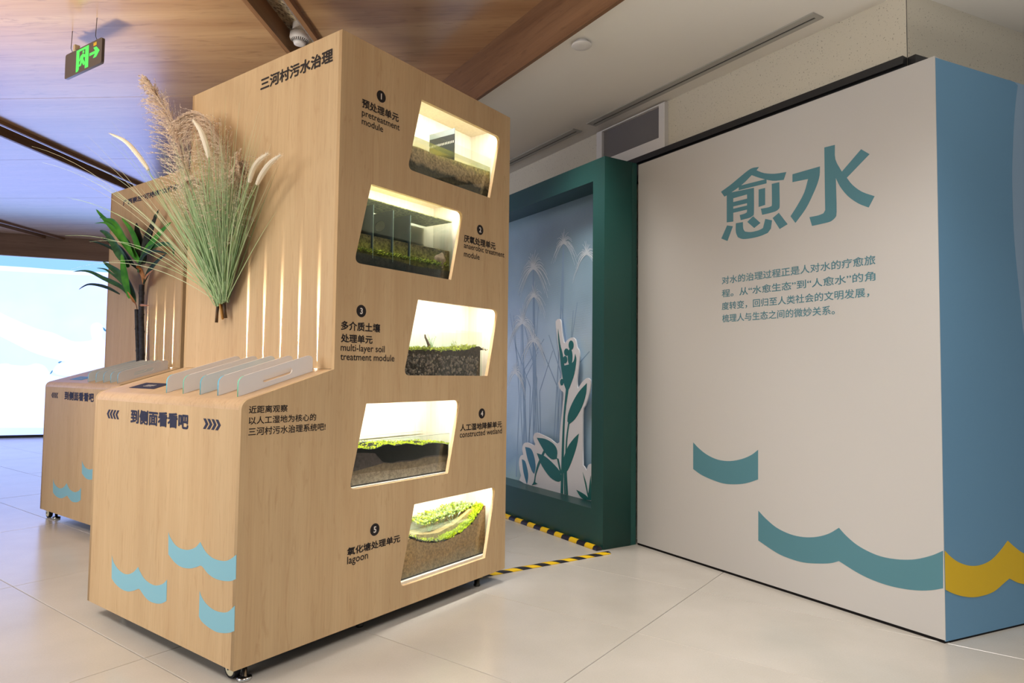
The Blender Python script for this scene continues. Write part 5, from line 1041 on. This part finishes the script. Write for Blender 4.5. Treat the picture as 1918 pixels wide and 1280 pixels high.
    if k == 4:
        line = [tuple(p) for p in d['top']]
        L = [(xa, line[0][1])] + line[1:] + [(xb, line[-1][1]-0.002)]
        slab('soil', [(xa, zb_)] + L + [(xb, zb_)], YF, YF+0.035, strata('pond_soil', [(0, (150, 130, 104)), (0.25, (177, 133, 86)), (0.55, (196, 155, 112)), (1, (217, 179, 139))], 0.14, 0.42, 9, 0.15, wob=0.05), T_)
        Lb = [(a, b+0.02+0.03*max(0, (a-1.95))) for a, b in L]; Lb = [(a, min(b, 0.345)) for a, b in Lb]
        slab('soil', [(xa, zb_)] + Lb + [(xb, zb_)], YF+0.0352, yb2, strata('pond_soil_back', [(0, (145, 119, 84)), (1, (184, 161, 95))], 0.14, 0.42, 12, 0.15, wob=0.05), T_)
        moss('moss', line[5:], YF+0.001, YF+0.05, 5200, 0.013, M_MOSSL[:2], T_, 21, 0.8)
        moss('moss', line[:6], YF+0.001, YF+0.05, 1500, 0.011, M_MOSSL+[M_TWIG], T_, 22, 0.8)
        moss('dark_fringe', [(a, b-0.004) for a, b in line], YF-0.0002, YF+0.004, 1500, 0.008, [M_TBASE], T_, 23, 0.5)
        moss('moss', [(2.08, 0.325), (2.2, 0.338), (2.42, 0.352)], YF+0.05, yb2, 2600, 0.015, [M_MOSSL[2], M_MOSSL[2], M_MOSSL[1], M_SPRIG], T_, 24, 1.0)
        mb = MB(); wz_ = D['w5water']
        mb.box((xa, YF+0.0003, 0.24), (2.36, yb2, wz_)); mb.build('water', M_WATER, T_)
        for x, yy, h, n, lab in ((D['loc']['p1'], .08, .07, 14, 'feathery grey-green water plant at the left of the pond tank'), (D['loc']['p2'], .09, .085, 16, 'bushy grey-green water plant in the middle of the pond tank'), (D['loc']['p3'], .06, .07, 12, 'grey-green water plant near the bright moss of the pond tank')):
            sp_ = thing('water_plant', lab, 'water plant', (x, YF+yy, 0.26)); mb = MB(); sprig(mb, (x, YF+yy, 0.262), h*1.35, n, random.Random(int(x*1000)), 0.45, 0.0014); mb.build('stems', plain('pale_water_plant', srgb(150, 172, 138), 0.7), sp_)

# ------------------------------------------------------------------ dried grass bouquet on the tower front
bq = thing('dried_grass_bouquet', 'large bouquet of long green grass with dry plumes fixed to the tower front', 'bouquet', (1.49, 2.565, 1.17))
def mats_noise(name, c1, c2, sc=25):
    m, n, l, p = newmat(name); tc = n.new('ShaderNodeTexCoord'); t = n.new('ShaderNodeTexNoise'); t.inputs['Scale'].default_value = sc
    l.new(tc.outputs['Object'], t.inputs['Vector']); r = n.new('ShaderNodeValToRGB'); r.color_ramp.elements[0].position = .35; r.color_ramp.elements[1].position = .65
    r.color_ramp.elements[0].color = c1; r.color_ramp.elements[1].color = c2; l.new(t.outputs['Fac'], r.inputs['Fac']); l.new(r.outputs['Color'], p.inputs['Base Color'])
    p.inputs['Roughness'].default_value = 0.6; p.inputs['Specular IOR Level'].default_value = 0.3; return m
GM = [thin('grass_green_a', srgb(182, 206, 156), 0.35), thin('grass_green_b', srgb(158, 188, 138), 0.35), thin('grass_green_c', srgb(208, 222, 184), 0.35), thin('grass_green_d', srgb(112, 140, 98), 0.35), thin('grass_tan', srgb(208, 204, 168), 0.35)]
def blade(mb, root, ang, lean, L, w, droop, mi, rr, nseg=9):
    """ang: tilt from vertical in the wall plane (+ towards +y); lean: tilt away from the wall"""
    d = Vector((-math.sin(lean), math.sin(ang)*math.cos(lean), math.cos(ang)*math.cos(lean))).normalized()
    side = d.cross(Vector((-1, 0, 0.1))).normalized(); nn = side.cross(d)
    out = Vector((-0.35, math.copysign(1, ang), 0)).normalized(); p = Vector(root); pts = []
    for i in range(nseg+1):
        t = i/nseg; pts.append(p + d*L*t + out*(droop*L*t*t*0.55) - UZ*(droop*L*t**3*0.55))
    for q in pts: q.x = min(q.x, XT-0.006)
    v = []
    for i, q in enumerate(pts):
        t = i/nseg; ww = w*(1-t**1.5)*(0.7+0.6*t*(1-t)*4*0.3)+0.00035
        v += [q-side*ww, q+nn*ww*0.5, q+side*ww]
    f = []
    for i in range(nseg):
        a = 3*i; f += [(a, a+3, a+4, a+1), (a+1, a+4, a+5, a+2)]
    mb.add(v, f, mi); return pts
rr = random.Random(3); mb = MB()
clumps = [((1.492, 2.595, 1.235), 0.17, 150), ((1.488, 2.56, 1.245), 0.0, 120), ((1.492, 2.535, 1.250), -0.17, 130)]
for root, bias, cnt in clumps:
    for _ in range(cnt):
        ang = rr.gauss(bias, 0.235); ang = max(-0.95, min(0.95, ang))
        L = rr.uniform(0.42, 0.72)*(1.0-0.12*abs(ang)); lean = abs(rr.gauss(0.10, 0.12))+0.03
        r0 = Vector(root)+Vector((rr.uniform(-.012, .006), rr.uniform(-.014, .014), rr.uniform(-.01, .03)))
        blade(mb, r0, ang, lean, L, rr.uniform(0.0016, 0.0032), rr.uniform(0.0, 0.22), rr.choice([0, 0, 1, 1, 2, 3]), rr)
tag(mb.build('grass_blades', GM, bq), kind='stuff')
mb = MB()
for ang, L, dr in ((0.62, 1.05, 0.15), (0.72, 1.12, 0.25), (0.80, 1.0, 0.3), (0.68, 1.2, 0.30), (0.95, 0.9, 0.35), (0.55, 0.95, 0.1), (0.50, 1.0, 0.12), (1.0, 0.75, 0.5), (0.85, 1.15, 0.2), (0.4, 0.9, 0.1), (0.32, 0.85, .05),
                   (-0.30, 0.80, 0.1), (-0.38, 0.82, 0.15), (-0.45, 0.8, 0.2), (-0.5, 0.75, 0.3), (-0.2, 0.8, 0.05), (-0.26, 0.78, 0.05), (-0.55, 0.7, 0.35), (-0.42, 0.85, 0.25), (-0.15, 0.75, 0.1)):
    for _ in range(2):
        blade(mb, (1.49, 2.57+rr.uniform(-.02, .02), 1.24), ang+rr.uniform(-.05, .05), rr.uniform(0.08, 0.3), L*rr.uniform(.9, 1.05), 0.0014, dr, rr.choice([0, 2, 4]), rr, 14)
tag(mb.build('long_thin_blades', GM, bq), kind='stuff')
for i, (a, b, r, mt) in enumerate((((1.494, 2.612, 1.163), (1.490, 2.595, 1.26), 0.0062, 'k'), ((1.492, 2.562, 1.175), (1.488, 2.59, 1.27), 0.0050, 'o'), ((1.500, 2.555, 1.180), (1.494, 2.565, 1.27), 0.0066, 'k'), ((1.505, 2.585, 1.185), (1.495, 2.58, 1.27), 0.004, 'o'))):
    mb = MB(); A, B = Vector(a), Vector(b); mb.tube([A, A.lerp(B, .4)+Vector((0, .002, 0)), B], [r, r*0.95, r*1.05], 10)
    mb.build('cut_stem', mats_noise('stem_bark', srgb(58, 46, 34), srgb(92, 70, 46)) if mt == 'k' else mats_noise('stem_wood', srgb(160, 112, 52), srgb(190, 144, 78)), bq, True)
M_PAMP = [thin('plume_a', srgb(242, 230, 216)), thin('plume_b', srgb(226, 210, 192)), thin('plume_c', srgb(250, 236, 216)), thin('plume_d', srgb(196, 176, 156))]
def interp(P, t):
    n = len(P)-1; s = min(t*n, n-1e-6); i = int(s); f = s-i
    p0 = P[max(i-1, 0)]; p1 = P[i]; p2 = P[i+1]; p3 = P[min(i+2, n)]
    return 0.5*((2*p1)+(p2-p0)*f+(2*p0-5*p1+4*p2-p3)*f*f+(3*p1-p0-3*p2+p3)*f**3)
def plume(name, spine, nb, bl, sweep, seed, droop, profile_, parent, SPR_=0.55):
    rr = random.Random(seed); mb = MB(); P = [Vector(p) for p in spine]
    mb.tube([interp(P, t/12) for t in range(13)], [0.0035*(1-t/14) for t in range(13)], 6, 1)
    for j in range(nb):
        t = 0.10+0.90*(j+rr.random())/nb; q = interp(P, t); tg = (interp(P, min(t+.03, 1))-interp(P, max(t-.03, 0))).normalized()
        a = rr.uniform(0, 2*PI); o = tg.orthogonal().normalized(); o = o*math.cos(a)+tg.cross(o)*math.sin(a); o.x *= 0.6
        L = bl*profile_(t)*rr.uniform(0.55, 1.15)*max(0.25, min(1, t/0.3)); d0 = (tg*rr.uniform(0.7, 1.2) + o*SPR_ + Vector(sweep)*rr.uniform(0.2, 1.0)).normalized()
        pts = []; p = q.copy(); d = d0.copy(); N = 8
        for i in range(N+1):
            pts.append(p.copy()); d = (d + Vector(sweep)*0.10*droop - UZ*0.13*droop).normalized(); p = p + d*(L/N)
        for i in range(N):
            a_, b_ = pts[i], pts[i+1]; s_ = (b_-a_).orthogonal().normalized()*0.0005
            mb.add([a_-s_, b_-s_, b_+s_, a_+s_], [(0, 1, 2, 3)], 1)
        for i in range(2, N*5):
            u = i/(N*5); k_ = min(int(u*N), N-1); c = pts[k_].lerp(pts[k_+1], u*N-k_); dd = (pts[k_+1]-pts[k_]).normalized()
            e = Vector((rr.uniform(-1, 1), rr.uniform(-1, 1), rr.uniform(-1, 1))); v_ = (dd + e*0.45).normalized()*rr.uniform(0.007, 0.014); s_ = v_.orthogonal().normalized()*rr.uniform(0.0012, 0.0024)
            mb.add([c, c+v_*.5+s_, c+v_, c+v_*.5-s_], [(0, 1, 2, 3)], rr.choice([0, 0, 1, 2, 2, 3]))
    for v in range(len(mb.v)):
        if mb.v[v][0] > XT-0.003: mb.v[v] = (XT-0.003-rr.random()*0.004, mb.v[v][1], mb.v[v][2])
    return tag(mb.build(name, M_PAMP, parent), kind='stuff')
pl_ = D['plume']
plume('pampas_plume', pl_['a'], 460, 0.19, (0, 0.34, -0.02), 41, 0.45, lambda t: 0.75+0.35*math.sin(PI*min(1, t*1.05)) - 0.55*t*t, bq)
plume('pampas_plume', pl_['b'], 560, 0.185, (0, 0.5, -0.5), 42, 0.9, lambda t: 0.75+0.35*math.sin(PI*t)-0.25*t, bq)
plume('pampas_plume', pl_['c'], 300, 0.13, (0, -0.1, -0.5), 43, 1.0, lambda t: 0.9-0.3*t, bq)
plume('pampas_plume', pl_['d'], 150, 0.10, (0, 0.6, 0.0), 44, 0.9, lambda t: 0.9-0.3*t, bq)
M_FOX = [thin('foxtail_cream', srgb(252, 250, 242), 0.4), thin('foxtail_shade', srgb(244, 238, 222), 0.4)]
def foxtail(spine, r, seed, parent):
    rr = random.Random(seed); mb = MB(); P = [Vector(p) for p in spine]; n = 16
    rad = [r*max(0.12, math.sin(PI*min(1, (i/n)*0.86+0.14))**0.6)*0.8 for i in range(n+1)]
    mb.tube([interp(P, i/n) for i in range(n+1)], rad, 8, 1)
    for _ in range(420):
        t = rr.random(); q = interp(P, t); tg = (interp(P, min(t+.03, 1))-interp(P, max(t-.03, 0))).normalized(); a = rr.uniform(0, 2*PI)
        o = tg.orthogonal().normalized(); o = o*math.cos(a)+tg.cross(o)*math.sin(a); rad_ = rad[min(n, int(t*n))]
        b = q+o*rad_*0.7; d = (tg*1.1+o*0.8).normalized()*r*rr.uniform(0.7, 1.2); s_ = d.orthogonal().normalized()*0.0005
        mb.add([b-s_, b+d, b+s_], [(0, 1, 2)], 0)
    return mb.build('foxtail_head', M_FOX, parent)
for i, key in enumerate(('f1', 'f2', 'f3', 'f4')):
    f_ = foxtail(pl_[key], 0.0125 if i != 1 else 0.014, 60+i, bq)
    st = MB(); A = Vector(pl_[key][0]); B = Vector((1.485, 2.57-0.01*i, 1.26)); mid = A.lerp(B, 0.5) + Vector((-0.03, 0, 0.02))
    st.tube([interp([B, mid, A], t/8) for t in range(9)], 0.0016, 5); st.build('foxtail_stalk', GM[0], f_)

# ------------------------------------------------------------------ cane plant on the far desk
cp = thing('cordyline_plant', 'dark-caned plant with long green strap leaves on the far cabinet desk', 'plant', (2.03, 4.435, deskz(2.03-C2.x)))
def cane(pts, r, rings):
    mb = MB(); P = [Vector(p) for p in pts]; n = 60; mb_p, mb_r = [], []
    for i in range(n+1):
        t = i/n; q = interp(P, t); rr_ = r
        for rg in rings: rr_ += r*0.22*math.exp(-((t-rg)/0.010)**2)
        mb_p.append(q); mb_r.append(rr_)
    mb.tube(mb_p, mb_r, 14); return mb.build('cane', mats_noise('black_cane', srgb(30, 31, 38), srgb(52, 54, 62), 40), cp, True)
cd = D['cord']; zb0 = deskz(2.03-C2.x)+0.001
c1 = [Vector(p) for p in cd['cane1']]; c2 = [Vector(p) for p in cd['cane2']]
c1[0].z = zb0; c2[0].z = zb0
cane(c1, 0.0158, (0.17, 0.38, 0.60, 0.86)); cane(c2, 0.0115, (0.3, 0.62))
LM = {'d': mats_noise('leaf_dark', srgb(24, 46, 36), srgb(34, 62, 46), 30), 'g': mats_noise('leaf_green', srgb(40, 110, 34), srgb(78, 150, 44), 12), 'm': mats_noise('leaf_mid', srgb(36, 76, 48), srgb(58, 104, 64), 20), 'k': mats_noise('leaf_blackish', srgb(30, 34, 32), srgb(42, 48, 40), 20), 'o': mats_noise('dry_sheath', srgb(150, 96, 54), srgb(196, 140, 92), 30)}
rr = random.Random(9)
for i, (pts, wd, c) in enumerate(cd['leaf']):
    P = [Vector(p) for p in pts]; n = 16; v = []
    dep = rr.uniform(-0.05, 0.02)
    for j in range(n+1):
        t = j/n; q = interp(P, t); q = q + Vector((dep*math.sin(PI*(1-t)*0.5)*1.0, 0, 0)); q.x = min(q.x, 2.065)
        tg = (interp(P, min(t+.04, 1))-interp(P, max(t-.04, 0))).normalized(); side = tg.cross(Vector((1, 0, 0))).normalized()
        ww = wd/2*(0.42+0.58*abs(side.y))*1.7*(min(1, 0.12+t/0.4)**0.7)*((1-t)**0.62) + 0.0004
        v += [q-side*ww+Vector((-0.15*ww, 0, 0)), q-side*ww*.45+Vector((.12*ww, 0, 0)), q+Vector((0.28*ww, 0, 0)), q+side*ww*.45+Vector((.12*ww, 0, 0)), q+side*ww+Vector((-0.15*ww, 0, 0))]
    f = [(5*a+b, 5*a+5+b, 5*a+6+b, 5*a+1+b) for a in range(n) for b in range(4)]
    o = emit('leaf' if c != 'o' else 'leaf_sheath', v, f, LM[c], cp, True)
print('objects', len(bpy.data.objects), 'tris', sum(len(m.polygons) for m in bpy.data.meshes))
